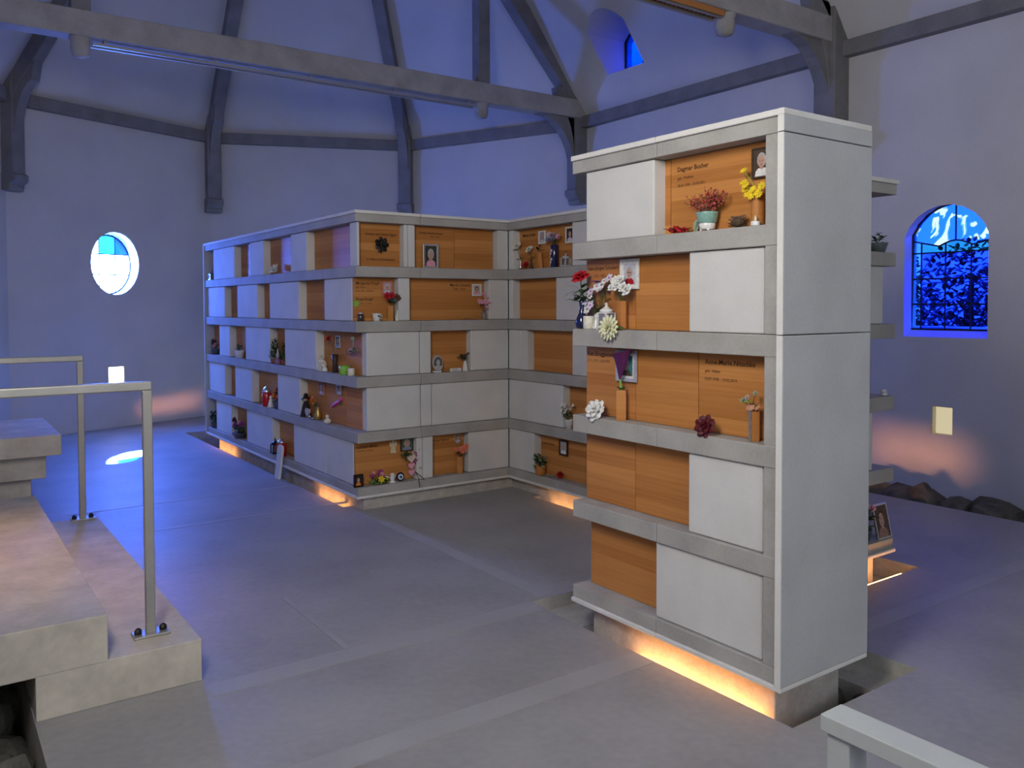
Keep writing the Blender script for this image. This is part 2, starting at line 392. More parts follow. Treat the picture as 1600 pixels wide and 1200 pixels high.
# wall plates
PL = [((XD, YB), VCD, 'a'), (VCD, VBC, 'b'), (VBC, VAB, 'c'), (VA2, VAB, 'd'), (VC2, VA2, 'e'), ((XL, YB), VC2, 'f')]
desc = {'a': 'grey timber wall plate along the right nave wall', 'b': 'grey timber wall plate between the right truss post and apse post', 'c': 'grey timber wall plate above the tall recess wall at the apse centre',
        'd': 'grey timber wall plate above the round blue window', 'e': 'grey timber wall plate at the far left of the apse', 'f': 'grey timber wall plate along the left nave wall'}
for a, b, k in PL:
    fn, L, d, out = wframe(a, b); g = G(M_beam)
    g.add([fn(s, z, t) for s in (0, L) for z in (4.10, 4.255) for t in (-.11, .02)], [(0, 1, 3, 2), (4, 6, 7, 5), (0, 4, 5, 1), (2, 3, 7, 6), (0, 2, 6, 4), (1, 5, 7, 3)])
    tag(g.make('wall_plate', bevel=.008), desc[k], 'beam', 'timber wall plates under the ceiling')

# corner posts with corbels and rib rafters
def post(P, inward, label, ribto=None, w=.20, dp=.20):
    t = thing('roof_post', label, 'post', (P[0], P[1], 3.05), 0, 'timber posts on corbels along the wall')
    iv = Vector((*inward, 0)).normalized(); sd = Vector((-iv.y, iv.x, 0))
    def q(a, b, z): return iv*a+sd*b+Vector((0, 0, z-3.05))
    g = G(M_beam)
    for (z0, z1, ww, d0) in ((3.22, 4.62, w, dp),):
        g.add([q(a, b, z) for z in (z0, z1) for b in (-ww/2, ww/2) for a in (-.06, d0)], [(0, 2, 3, 1), (4, 5, 7, 6), (0, 1, 5, 4), (2, 6, 7, 3), (0, 4, 6, 2), (1, 3, 7, 5)])
    g.make('shaft', t, bevel=.012)
    g = G(M_beam); pr = [(0, 3.05), (dp*.75, 3.05), (dp*.85, 3.10), (dp*.8, 3.12), (dp*1.12, 3.17), (dp*1.15, 3.24), (dp, 3.26), (0, 3.26)]
    n = len(pr); g.add([q(a, b, z) for b in (-w*.58, w*.58) for a, z in pr], [list(range(n)), list(range(n, 2*n))]+[(i, (i+1) % n, n+(i+1) % n, n+i) for i in range(n)])
    g.make('corbel', t, bevel=.006)
    # curved bracket carrying the rib
    pr = [(dp*.9, 3.62)]+[(dp+.30*(1-math.cos(R(80)*i/6)), 3.62+.75*math.sin(R(80)*i/6)) for i in range(1, 7)]+[(dp+.30, 4.62), (dp*.9, 4.62)]
    n = len(pr); g = G(M_beam)
    g.add([q(a, b, z) for b in (-.07, .07) for a, z in pr], [list(range(n)), list(range(n, 2*n))]+[(i, (i+1) % n, n+(i+1) % n, n+i) for i in range(n)])
    g.make('brace', t, bevel=.006)
    if ribto:
        A = Vector((*P, 4.22))+iv*.10; B = Vector(ribto)-iv*.02+Vector((0, 0, -.15)); dirn = (B-A).normalized(); nn = dirn.cross(sd)
        g = G(M_beam); A = A-dirn*.1
        g.add([x+sd*b+nn*c-Vector(t.location) for x in (A, B) for b in (-.085, .085) for c in (-.10, .10)], [(0, 1, 3, 2), (4, 6, 7, 5), (0, 4, 5, 1), (2, 3, 7, 6), (0, 2, 6, 4), (1, 5, 7, 3)])
        g.make('rib', t, bevel=.01)
    return t
def inw(P): return (XC-P[0], YC-P[1])
post(VAB, (0, -1), 'grey post on a corbel at the apse corner right of the round window', apex)
post(VBC, inw(VBC), 'grey post on a corbel above the near corner of the long niche block', apex)
post(VA2, inw(VA2), 'grey post on a corbel at the far left edge of the apse', apex)
post(VCD, (-1, 0), 'grey post on a corbel half hidden behind the front niche tower')
post(VC2, (1, 0), 'grey post on a corbel at the left end of the apse tie beam')
post((XD, 3.0), (-1, 0), 'grey post between the arched blue window and the front niche tower', w=.24, dp=.24)
post((XL, 3.0), (1, 0), 'grey post on the left nave wall under the nearer truss', w=.24, dp=.24)

# trusses
def truss(y, label, slats):
    t = thing('roof_truss', label, 'truss', (XC, y, 4.23), 0, 'grey timber roof trusses')
    L = (XD-XL)/2; b = lambda *k: boxo(*k)
    boxo('tie_beam', M_tie, (-L, L, -.11, .11, 0, .25), t, bevel=.014)
    for s in (-1, 1):
        x = s*2.31
        g = G(M_beam).box(x-.085, x+.085, -.085, .085, .25, 2.8); qp = g.make('queen_post', t, bevel=.01)
        g = G(M_tie).lathe([(.02, -.19), (.075, -.17), (.09, -.10), (.085, -.03), (.10, -.01), (.10, .02)], (x, 0, 0), 14); g.make('pendant', qp, True)
        A = Vector((s*(L-.08), 0, .20)); B = Vector((s*.05, 0, .20+(L-.13)*1.10)); d = (B-A).normalized(); nn = Vector((-d.z, 0, d.x))
        g = G(M_beam).add([p+nn*c+Vector((0, q, 0)) for p in (A, B) for c in (-.11, .11) for q in (-.09, .09)], [(0, 1, 3, 2), (4, 6, 7, 5), (0, 4, 5, 1), (2, 3, 7, 6), (0, 2, 6, 4), (1, 5, 7, 3)])
        g.make('rafter', t, bevel=.01)
        pr = [(L-.20, -.75)]+[(L-.20-.62*(1-math.cos(R(90)*i/7)), -.75+.75*math.sin(R(90)*i/7)) for i in range(1, 8)]+[(L-.20, 0)]
        g = G(M_beam).prism([(s*p, z) for p, z in pr], -.07, .07, lambda p, z, h: (p, h, z)); g.make('knee_brace', t, bevel=.006)
    for q in (-.05, .05):
        boxo('light_rail', M_steel, (-2.21, 2.21, q-.012, q+.012, -.06, -.035), t)
    for q in (-2.1, -1.05, 0, 1.05, 2.1): boxo('rail_hanger', M_steel, (q-.01, q+.01, -.05, .05, -.036, 0), t)
    if slats:
        k = 0; x = -2.2
        while x < 2.2:
            boxo('slat', M_woodbox, (x, x+.022, -.075, .075, -.034, -.004), t); x += .055
        for s in (-1, 1): boxo('side_board', M_woodbox, (-2.2, 2.2, s*.08-.006, s*.08+.006, -.05, 0), t)
    return t
truss(YC, 'far grey roof truss with a thin light rail under its tie beam', False)
truss(3.02, 'nearer grey roof truss with orange wooden slats under its tie beam', True)

# ------------------------------------------------------------------ windows
G_deep = stained('deep_blue_glass', (.05, .12, .78)); G_edge = stained('light_blue_edge_glass', (.08, .22, .7))
G_swirl = stained('swirled_glass', (.05, .155, .70), tint2=(.29, .31, .33), scale=4.2)
G_grn = stained('blue_green_glass', (.05, .19, .35))
G_sun = stained('sunlit_pale_glass', (.55, .8, 1), (.075, .17, 1), 105); G_cyan = stained('sunlit_cyan_glass', (.03, .5, .8), (.02, .22, .6), 4.5); G_blu = stained('sunlit_blue_glass', (.02, .2, .8), (.02, .10, .9), 1.6)
M_lead = plain((.012, .012, .014), .6, name='window_lead')
def window(name, fn, outline, t, cells, bars, label=None, fr=.03):
    w = struct(empty(name, fn(*[sum(p[i] for p in outline)/len(outline) for i in (0, 1)], t)))
    O = Vector(w.location)
    cx = sum(p[0] for p in outline)/len(outline); cz = sum(p[1] for p in outline)/len(outline)
    inn = []
    n = len(outline)
    for x, z in outline:
        l = math.hypot(x-cx, z-cz); k = 1-fr/l; inn.append((cx+(x-cx)*k, cz+(z-cz)*k))
    g = G(M_lead)
    g.add([fn(x, z, t+q) for q in (-.012, .012) for L in (outline, inn) for x, z in L],
          [(i, (i+1) % n, n+(i+1) % n, n+i) for i in range(n)]+[(2*n+i, 3*n+i, 3*n+(i+1) % n, 2*n+(i+1) % n) for i in range(n)]+[(n+i, n+(i+1) % n, 3*n+(i+1) % n, 3*n+i) for i in range(n)]+[(i, 2*n+i, 2*n+(i+1) % n, (i+1) % n) for i in range(n)])
    g.make('window_frame', w, off=O)
    for poly, m in cells:
        if len(poly) < 3: continue
        g = G(m).prism(poly, t-.003, t+.003, lambda p, z, h: fn(p, z, h)); g.make('pane', w, off=O)
    for path in bars:
        g = G(M_lead).tube([fn(x, z, t) for x, z in path], .0085, 6); g.make('muntin', w, off=O)
    return w
# arched window in the right wall
fnD, LD, dD, oD = wframe((XD, YB), VCD)
t0 = .21; cx = sD(1.907); W = .825
ol = arch(cx, .85, 1.385, 2.303, 2.595, 13)
xl, xr = cx-W/2, cx+W/2                      # s grows towards +Y: left in the photo is xr
c3, c2, c1 = xr-.09, xr-.32, xl+.27
z1, z2, z3 = 1.405+.235, 1.405+.475, 1.405+.72
def lun(s):  # lower edge of the swirled lunette
    a = (s-cx)/(W/2); return 2.245-.06*(1-abs(a))*1.6 if abs(a) > .36 else 2.185+.05*math.cos(a/.36*math.pi/2)
lp = [(xl+W*i/16, lun(xl+W*i/16)) for i in range(17)]
cells = []
def above(a, b): return [p for p in lp if a-1e-6 <= p[0] <= b+1e-6]
oa = [p for p in ol if p[1] > 2.2]
for a, b in ((cx, xr), (xl, cx)):
    lo = above(a, b); hi = sorted([p for p in oa if a <= p[0] <= b], key=lambda p: -p[0])
    topz = max(p[1] for p in oa)
    hi = ([(b, topz)] if b == cx else [])+hi+([(a, topz)] if a == cx else [])
    cells.append((lo+hi, G_swirl))
colm = [(c3, xr, G_edge), (c2, c3, G_deep), (c1, c2, G_deep), (xl, c1, G_deep)]
for a, b, m in colm:
    for q0, q1 in ((1.405, z1), (z1, z2), (z2, z3)): cells.append((rect(a, b, q0, q1), m))
    pts = [(a+(b-a)*i/4, lun(a+(b-a)*i/4)) for i in range(5)]
    cells.append(([(a, z3), (b, z3)]+pts[::-1], G_grn if m is G_deep else m))
bars = [[(xl, z), (xr, z)] for z in (z1, z2, z3)]+[[(c, 1.405), (c, lun(c))] for c in (c3, c2, c1)]+[lp, [(cx, lun(cx)), (cx, 2.585)]]
window('window_1', fnD, ol, t0, cells, bars)
# round window on the apse wall
fnA, LA, dA, oA = wframe(VA2, VAB)
ol = oval(1.405, 2.222, .352, .412)
gx = [1.0, 1.29, 1.52, 1.9]; gz = [1.6, 2.085, 2.365, 2.9]; cells = []
for i in range(3):
    for j in range(3):
        p = clip(ol, gx[i], gx[i+1], gz[j], gz[j+1])
        m = G_sun
        if (i, j) == (2, 2): m = G_blu
        if (i, j) == (1, 2): m = G_cyan
        cells.append((p, m))
bars = [[(x, 2.222-.412*math.sqrt(max(0, 1-((x-1.405)/.352)**2))), (x, 2.222+.412*math.sqrt(max(0, 1-((x-1.405)/.352)**2)))] for x in gx[1:3]]+[[(1.06, z), (1.75, z)] for z in gz[1:3]]
window('window_2', fnA, ol, .20, cells, bars, fr=.02)
# dormer window high in the sloping ceiling
fnW = lambda s, z, t=0: Vector((4.90+t, s, z))
ol = arch(5.825, .70, 4.615, 5.10, 5.30)
window('window_3', fnW, ol, 0, [(ol, stained('dormer_blue_glass', (.01, .115, .55)))], [[(5.825, 4.62), (5.825, 5.29)]], fr=.05)

# unseen windows added on closed walls, behind the area lights that stand in for daylight
M_pale = plain((.75, .78, .8), .2, name='added_window_glass')
def added_window(name, fn, s0, s1, z0, z1, cols, rows, t=-.012):
    w = struct(empty(name, fn((s0+s1)/2, z0, 0))); O = Vector(w.location); f = .05; pr = lambda p, z, h: fn(p, z, h)
    g = G(M_beam)
    for r_ in (rect(s0, s1, z0, z0+f), rect(s0, s1, z1-f, z1), rect(s0, s0+f, z0+f, z1-f), rect(s1-f, s1, z0+f, z1-f)): g.prism(r_, -.04, 0, pr)
    g.make('window_frame', w, off=O)
    for i in range(cols):
        for j in range(rows):
            a0 = s0+f+(s1-s0-2*f)*i/cols; a1 = s0+f+(s1-s0-2*f)*(i+1)/cols; b0 = z0+f+(z1-z0-2*f)*j/rows; b1 = z0+f+(z1-z0-2*f)*(j+1)/rows
            G(M_pale).prism(rect(a0+.01, a1-.01, b0+.01, b1-.01), t, 0, pr).make('pane', w, off=O)
fnL = wframe((XL, YB), VC2)[0]; fnB = wframe((XL, YB), (XD, YB))[0]
added_window('added_window_4', fnB, .15, 2.75, 1.2, 4.0, 3, 3); added_window('added_window_5', fnL, 3.9, 5.1, 2.4, 3.8, 2, 3); added_window('added_window_6', fnL, 10.1, 11.1, 1.3, 2.7, 2, 3)

# garden seen through the arched window
struct(G(plain((.012, .018, .008), .9, name='grass')).add([(5.3, -30, -.4), (60, -30, -.4), (60, 60, -.4), (5.3, 60, -.4)], [(0, 1, 2, 3)]).make('ground'))
M_tleaf = [plain((.010, .014, .008), .8, name='tree_leaf_dark'), plain((.018, .028, .012), .8, name='tree_leaf'), plain((.06, .08, .05), .7, name='tree_leaf_pale')]
def tree(label, x, y, h, r, seed, n=1100):
    t = thing('garden_tree', label, 'tree', (x, y, -.4), 0, 'garden trees outside the arched window'); rr = random.Random(seed)
    G(plain((.012, .009, .007), .9)).tube([(0, 0, 0), (.05, .02, h*.3), (.0, .05, h*.65), (.03, 0, h*.9)], [.16, .13, .09, .03], 8).make('trunk', t)
    g = G(M_tleaf[0])
    for k in range(n):
        a = rr.uniform(0, 6.3); b = rr.uniform(-1, 1); q = rr.random()**.4*r
        c = (q*math.cos(a)*math.sqrt(1-b*b), q*math.sin(a)*math.sqrt(1-b*b), h*.6+b*q*1.3)
        g.use(M_tleaf[0 if k % 5 < 3 else 1 if k % 5 < 4 else (2 if k % 10 == 4 else 1)]).petal(c, rr.uniform(0, 6.3), rr.uniform(-.8, .8), .15, .085, -.5)
    g.make('foliage', t)
tree('bushy garden tree in the middle behind the arched blue window', 13.0, 5.6, 2.9, 1.2, 91, 1600)
tree('garden tree farther left behind the arched window', 14.2, 8.2, 3.0, 1.3, 92, 1600)
tree('garden tree to the right behind the arched window', 16.2, 5.4, 3.2, 1.4, 93, 1600)
tree('dark garden tree with a bare trunk nearest the arched window', 10.2, 5.2, 2.2, .7, 94, 400)

# niche lamps set into the walls
def wall_lamp(label, fn, rc, m, depth, strength):
    (x0, z0), (x1, z1) = rc[0], rc[2]; O = fn((x0+x1)/2, z0, depth)
    t = thing('niche_lamp', label, 'lamp', O, 0, 'small lamps recessed in the walls')
    g = G(m).prism(rect(x0+.008, x1-.008, z0+.008, z1-.008), depth, depth+.02, lambda p, z, h: fn(p, z, h)); g.make('diffuser', t, off=O)
    g = G(M_cream)
    for r_ in (rect(x0, x1, z0, z0+.008), rect(x0, x1, z1-.008, z1), rect(x0, x0+.008, z0, z1), rect(x1-.008, x1, z0, z1)):
        g.prism(r_, .005, depth+.03, lambda p, z, h: fn(p, z, h))
    g.make('housing', t, off=O)
wall_lamp('glowing white niche lamp below the round blue window', fnA, lampA, emit('lamp_white', (1, .93, .8), 9), .03, 6)
wall_lamp('dim cream niche lamp below the arched blue window', fnD, lampD, emit('lamp_cream', (1, .86, .55), .62), .07, 1)

# ------------------------------------------------------------------ columbarium blocks
ROWS = [(1.956, 2.31), (1.517, 1.871), (1.073, 1.429), (.628, .986), (.186, .543)]
SH = [(1.871, 1.956), (1.429, 1.517), (.986, 1.073), (.543, .628)]
REC, FRT = .092, .018
PANELS = []
def panel(root, face, kind, s0, s1, row, rec=REC):
    """one niche front: face = ('x', X0) faces -X and runs along Y, ('y', Y0) faces -Y and runs along X"""
    z0, z1 = ROWS[row]; a, b = min(s0, s1), max(s0, s1); ax, p0 = face
    d0, d1 = (FRT, .16) if kind == 'c' else (rec, rec+.025)
    e = .002
    bx = (p0+d0, p0+d1, a+e, b-e, z0+e, z1-e) if ax == 'x' else (a+e, b-e, p0+d0, p0+d1, z0+e, z1-e)
    o = boxo('stone_panel' if kind == 'c' else 'wood_panel', M_stone if kind == 'c' else M_wood, bx, root, root.location, .007 if kind == 'c' else .0015)
    if kind == 'w': PANELS.append((root, face, a, b, z0, z1, o))
    return o
def faces(root, face, rows):
    for r, segs in enumerate(rows):
        for k, a, b in segs: panel(root, face, k, a, b, r)
def inscribe(root, face, body, width, s, z, mat=None, rec=REC):
    ax, p0 = face; O = root.location
    if ax == 'x': fn = lambda x, y: Vector((p0+rec-.0012, s-x, z+y))-Vector(O)
    else: fn = lambda x, y: Vector((s+x, p0+rec-.0012, z+y))-Vector(O)
    m = s-width/2 if ax == 'x' else s+width/2
    own = [q[6] for q in PANELS if q[0] == root and q[1] == face and q[2] <= m <= q[3] and q[4] <= z <= q[5]]
    return textmesh(body, width, mat or M_text, 'inscription', own[0] if own else root, fn)
def slabs(root, name, mat, polys, z0, z1, off=0, bevel=.004):
    for p in polys:
        G(mat).prism(p, z0, z1).make(name, root, False, bevel, root.location)
def rp(x0, x1, y0, y1): return [(x0, y0), (x1, y0), (x1, y1), (x0, y1)]

# --- front tower -------------------------------------------------
TW = thing('niche_tower', 'tall front columbarium tower with beech and concrete niche fronts', 'columbarium', (.30, .65, -.28), 0)
LT, DT, SM = 1.300, .589, .697
off = TW.location
for a, b in ((0, SM), (SM, LT)):
    for z0, z1 in SH: boxo('shelf', M_shelf, (0, DT-.02, (a if a else .03)+.0012, b-.0012, z0, z1), TW, off, .004)
    boxo('cap', M_shelf, (0, DT-.02, (a if a else .03)+.0012, b-.0012, 2.31, 2.374), TW, off, .003)
    boxo('cap_rim', M_rim, (-.013, DT, a+.0012, b-.0012, 2.374, 2.40), TW, off, .004)
    boxo('ledge', M_shelf, (0, DT-.02, (a if a else .03)+.0012, b-.0012, .121, .186), TW, off, .003)
    boxo('ledge_rim', M_rim, (-.013, DT, a+.0012, b-.0012, .10, .121), TW, off, .004)
boxo('end_slab', M_slab, (-.013, DT, 0, .030, .121, 1.515), TW, off, .004)
boxo('end_slab', M_slab, (-.013, DT, 0, .030, 1.519, 2.306), TW, off, .004)
boxo('end_slab', M_slab, (-.013, DT, 0, .030, 2.310, 2.374), TW, off, .003)
for a, b in ((.121, 1.515), (1.519, 2.306), (2.31, 2.374)): boxo('slab_edge', M_rim, (-.0135, -.0125, .001, .029, a, b), TW, off)
for a, b in ((.186, 1.515), (1.519, 2.31)): boxo('post', M_shelf, (.004, .15, .031, .100, a, b), TW, off, .003)
boxo('core', M_shelf, (.118, DT-.03, .032, LT-.012, .15, 2.33), TW, off)
boxo('plinth', M_plinth, (.06, .50, .08, 1.205, -.28, .10), TW, off, .004)
FT = ('x', 0)
faces(TW, FT, [
    [('w', 1.262, .697), ('w', .697, .102), ('c', 1.215, .731)],
    [('w', 1.298, .93), ('w', .93, .50), ('c', .517, .112)],
    [('w', 1.298, .93), ('w', .93, .525), ('w', .525, .102)],
    [('w', 1.298, .93), ('w', .93, .50), ('c', .517, .112)],
    [('w', 1.262, .70), ('c', .717, .112)]])
inscribe(TW, FT, 'Dagmar Bucher', .185, .655, 2.245)
inscribe(TW, FT, 'geb. Walther', .10, .655, 2.208, M_text2)
inscribe(TW, FT, '28.07.1950 - 20.09.2021', .165, .655, 2.175, M_text2)
inscribe(TW, FT, 'Hans-Jürgen Schubert', .235, 1.285, 1.818)
inscribe(TW, FT, '1951 - 2021', .08, 1.23, 1.782, M_text2)
inscribe(TW, FT, 'Kati Bruggesser', .20, 1.285, 1.378)
inscribe(TW, FT, '27.11.1939 - 22.06.2020', .17, 1.285, 1.348, M_text2)
inscribe(TW, FT, 'Anne-Marie Nitschke', .275, .487, 1.376)
inscribe(TW, FT, 'geb. Huber', .09, .487, 1.340, M_text2)
inscribe(TW, FT, '10.07.1938 - 10.02.2015', .18, .487, 1.305, M_text2)

# --- long angled block behind ------------------------------------
XB, Y2, YE, XI, DB, YW = .065, 4.064, 8.36, 1.531, .56, 2.40
LB = thing('niche_block', 'long angled columbarium block with five rows of niches in the apse', 'columbarium', (.40, 5.6, -.28), 0)
off = LB.location
def zshape(o, y_end, y_w): # outline of the angled block, front faces moved out by o
    return [(XB-o, Y2-o), (XI-o, Y2-o), (XI-o, y_w), (XI+DB, y_w), (XI+DB, Y2+DB), (XB+DB, Y2+DB), (XB+DB, y_end), (XB-o, y_end)]
mid = .645
def pieces(o):
    """shelf runs: long side, corner piece, inner corner piece, wing"""
    return [[(XB-o, 6.2), (XB+DB, 6.2), (XB+DB, YE), (XB-o, YE)],
            [(XB-o, Y2-o), (mid, Y2-o), (mid, Y2+DB), (XB+DB, Y2+DB), (XB+DB, 6.197), (XB-o, 6.197)],
            [(mid+.003, Y2-o), (XI-o, Y2-o), (XI-o, Y2+DB), (mid+.003, Y2+DB)],
            [(XI-o+.001, 3.25), (XI+DB, 3.25), (XI+DB, Y2+DB), (XI-o+.001, Y2+DB)],
            [(XI-o, YW), (XI+DB, YW), (XI+DB, 3.247), (XI-o, 3.247)]]
for z0, z1 in SH: slabs(LB, 'shelf', M_shelf, pieces(0), z0, z1)
slabs(LB, 'cap', M_shelf, pieces(0), 2.31, 2.374); slabs(LB, 'cap_rim', M_rim, pieces(.013), 2.374, 2.40)
slabs(LB, 'ledge', M_shelf, pieces(0), .121, .186); slabs(LB, 'ledge_rim', M_rim, pieces(.013), .10, .121)
c = .118
G(M_shelf).prism([(XB+c, Y2+c), (XI+c, Y2+c), (XI+c, YW+.05), (XI+DB-.03, YW+.05), (XI+DB-.03, Y2+DB-.03), (XB+DB-.03, Y2+DB-.03), (XB+DB-.03, YE-.03), (XB+c, YE-.03)], .15, 2.33).make('core', LB, off=off)
boxo('end_slab', M_slab, (XB-.013, XB+DB, YE, YE+.03, .10, 2.40), LB, off, .004)
boxo('end_slab', M_slab, (XI-.013, XI+DB, YW-.03, YW, .10, 2.40), LB, off, .004)
i = .06
G(M_plinth).prism([(XB+i, Y2+i*.5), (XI+i, Y2+i*.5), (XI+i, YW+.3), (XI+DB-.09, YW+.3), (XI+DB-.09, Y2+DB-.08), (XB+DB-.09, Y2+DB-.08), (XB+DB-.09, YE-.3), (XB+i, YE-.3)], -.28, .10).make('plinth', LB, off=off)
FL, FF, FWg = ('x', XB), ('y', Y2), ('x', XI)
ce = Y2+.16
faces(LB, FL, [
    [('w', 8.33, 8.06), ('c', 8.06, 7.25), ('w', 7.25, 6.72), ('c', 6.72, 6.30), ('w', 6.30, 5.54), ('c', 5.54, 5.14), ('w', 5.14, 4.188)],
    [('c', 8.33, 7.63), ('w', 7.63, 7.16), ('c', 7.16, 6.50), ('w', 6.50, 6.13), ('c', 6.13, 5.34), ('w', 5.34, 4.75), ('c', 4.75, Y2+.125)],
    [('w', 8.33, 7.86), ('c', 7.86, 7.46), ('w', 7.46, 6.90), ('c', 6.90, 6.13), ('w', 6.13, 5.72), ('c', 5.72, 4.945), ('w', 4.945, 4.48), ('w', 4.48, Y2+.10)],
    [('c', 8.33, 7.66), ('w', 7.66, 7.28), ('c', 7.28, 6.70), ('w', 6.70, 5.93), ('c', 5.93, 5.34), ('w', 5.34, 4.47), ('w', 4.47, Y2+.10)],
    [('w', 8.33, 8.02), ('c', 8.02, 7.44), ('w', 7.44, 6.89), ('c', 6.89, 6.09), ('w', 6.09, 5.51), ('c', 5.51, 4.74), ('c', 4.74, Y2+.125)]])
faces(LB, FF, [
    [('c', XB+.018, .108), ('w', .108, .50), ('c', .50, .54), ('c', .54, .606), ('w', .606, 1.03), ('w', 1.03, 1.43), ('c', 1.435, XI+.018)],
    [('w', XB+.02, .445), ('c', .448, .555), ('w', .555, 1.337), ('c', 1.337, XI+.018)],
    [('c', .157, .642), ('c', .645, .752), ('w', .752, 1.147), ('c', 1.147, XI+.018)],
    [('c', .157, .648), ('c', .651, .755), ('c', .757, XI+.018)],
    [('w', XB+.02, .604), ('c', .605, .664), ('c', .666, .765), ('w', .765, 1.117), ('c', 1.117, XI+.018)]])
faces(LB, FWg, [
    [('c', Y2+.02, 4.012), ('w', 4.012, 3.19), ('c', 3.19, 2.80), ('w', 2.80, YW)],
    [('c', Y2+.02, 4.014), ('w', 4.014, 3.40), ('c', 3.40, 2.90), ('w', 2.90, YW)],
    [('c', Y2+.02, 3.90), ('c', 3.897, 3.805), ('w', 3.805, 3.19), ('c', 3.19, YW)],
    [('c', Y2+.02, 3.31), ('w', 3.31, 2.85), ('c', 2.85, YW)],
    [('c', Y2+.02, 3.706), ('w', 3.706, 3.0), ('c', 3.0, YW)]])
inscribe(LB, FF, 'Verena und Heinz Egger', .29, .185, 2.215); inscribe(LB, FF, 'In Liebe und Dankbarkeit', .25, .205, 2.012)
inscribe(LB, FF, 'Christa Niederwieser', .235, .68, 2.247); inscribe(LB, FF, '1940 - 2018', .09, .79, 2.217, M_text2)
inscribe(LB, FF, 'Margarete Krapf', .205, .105, 1.814); inscribe(LB, FF, 'geb. Huber', .085, .105, 1.785, M_text2); inscribe(LB, FF, '03.10.1930 - 12.05.2016', .155, .105, 1.757, M_text2)
inscribe(LB, FF, 'Ernst Krapf', .15, .105, 1.685); inscribe(LB, FF, '12.04.1928 - 2.11.2017', .14, .105, 1.655, M_text2)
inscribe(LB, FF, 'Martha Schwarz', .21, .985, 1.808); inscribe(LB, FF, '1949 - 2019', .12, 1.02, 1.776, M_text2)
inscribe(LB, FF, 'Kathleen Müller', .195, .095, .488); inscribe(LB, FF, '06.02.1952 - 04.2020', .15, .095, .458, M_text2)
inscribe(LB, FF, 'Walter Benkert', .17, .80, .475)
inscribe(LB, FWg, 'Maria Keller', .19, 3.96, 2.245); inscribe(LB, FWg, 'Johann Grimm', .165, 3.685, .448)

# --- block on the right, half hidden behind the tower -------------
RB = thing('niche_block', 'columbarium block half hidden behind the right side of the front tower', 'columbarium', (1.4, 1.1, -.28), 0)
off = RB.location; YR, XA, XZ = .80, .82, 2.165
for z0, z1 in SH: boxo('shelf', M_shelf, (XA, XZ, YR, YR+DB, z0, z1), RB, off, .004)
boxo('cap', M_shelf, (XA, XZ, YR, YR+DB, 2.31, 2.374), RB, off, .003); boxo('cap_rim', M_rim, (XA, XZ+.01, YR-.013, YR+DB, 2.374, 2.40), RB, off, .004)
boxo('ledge', M_shelf, (XA, XZ, YR, YR+DB, .121, .186), RB, off, .003); boxo('ledge_rim', M_rim, (XA, XZ+.01, YR-.013, YR+DB, .10, .121), RB, off, .004)
boxo('core', M_shelf, (XA+.03, XZ-.20, YR+.118, YR+DB-.03, .15, 2.33), RB, off)
boxo('plinth', M_plinth, (XA+.1, XZ-.12, YR+.06, YR+DB-.08, -.28, .10), RB, off)
FR = ('y', YR)
faces(RB, FR, [[('c', .84, 1.5), ('w', 1.5, 2.02)], [('w', .84, 1.4), ('c', 1.4, 2.06)], [('c', .84, 1.5), ('w', 1.5, 2.05)], [('w', .84, 1.35), ('c', 1.35, 1.96)], [('w', .84, 1.98)]])

# lamps in the trenches
M_strip_on = emit('warm_led', (1, .42, .13), 30); M_strip_low = emit('warm_led_dim', (1, .42, .13), 15)
def strip(label, a, b, z=-.10, vis=.014, m=None):
    """linear trench lamp from a to b (plan points)"""
    A = Vector((*a, z)); B = Vector((*b, z)); d = (B-A).normalized(); sd = Vector((-d.y, d.x, 0))
    t = thing('trench_light', label, 'light', (A+B)/2, 0, 'warm strip lights in the floor trenches'); O = (A+B)/2
    def bar(w, z0, z1, m, nm):
        g = G(m).add([p+sd*q+Vector((0, 0, h))-O for p in (A, B) for q in (-w, w) for h in (z0, z1)], [(0, 1, 3, 2), (4, 6, 7, 5), (0, 4, 5, 1), (2, 3, 7, 6), (0, 2, 6, 4), (1, 5, 7, 3)]); g.make(nm, t)
    bar(.02, -.03, -.001, M_steel, 'housing'); bar(vis, 0, .012, m or M_strip_on, 'diffuser')
    for e in (A+d*.08, B-d*.08): 
        G(M_steel).box(e.x-O.x-.01, e.x-O.x+.01, e.y-O.y-.01, e.y-O.y+.01, -.30-z, -.03).make('stand', t)
strip('warm strip light in the trench at the foot of the front tower', (.018, .12), (.018, .85), -.085)
strip('warm strip light under the near corner of the long niche block', (.06, 4.36), (.06, 5.0), -.06, .014, M_strip_low)
strip('warm strip light under the far end of the long niche block', (.06, 7.4), (.06, 8.3), -.06, .014, M_strip_low)
strip('warm strip light under the wing of the long niche block', (1.53, 2.5), (1.53, 3.5), -.06, .010, M_strip_low)
strip('bright warm strip light on the floor beside the leaning picture frame', (1.80, .735), (2.16, .735), -.035, .010)
lamp('wall_wash_right', 'AREA', (2.30, 1.55, .03), (1, .24, .085), .55, (1, .42, .18), .9, .02, 15)
lamp('wall_wash_apse', 'AREA', (.25, 9.26, .03), (-.06, 1, .15), .30, (1, .42, .18), .9, .02, 17)

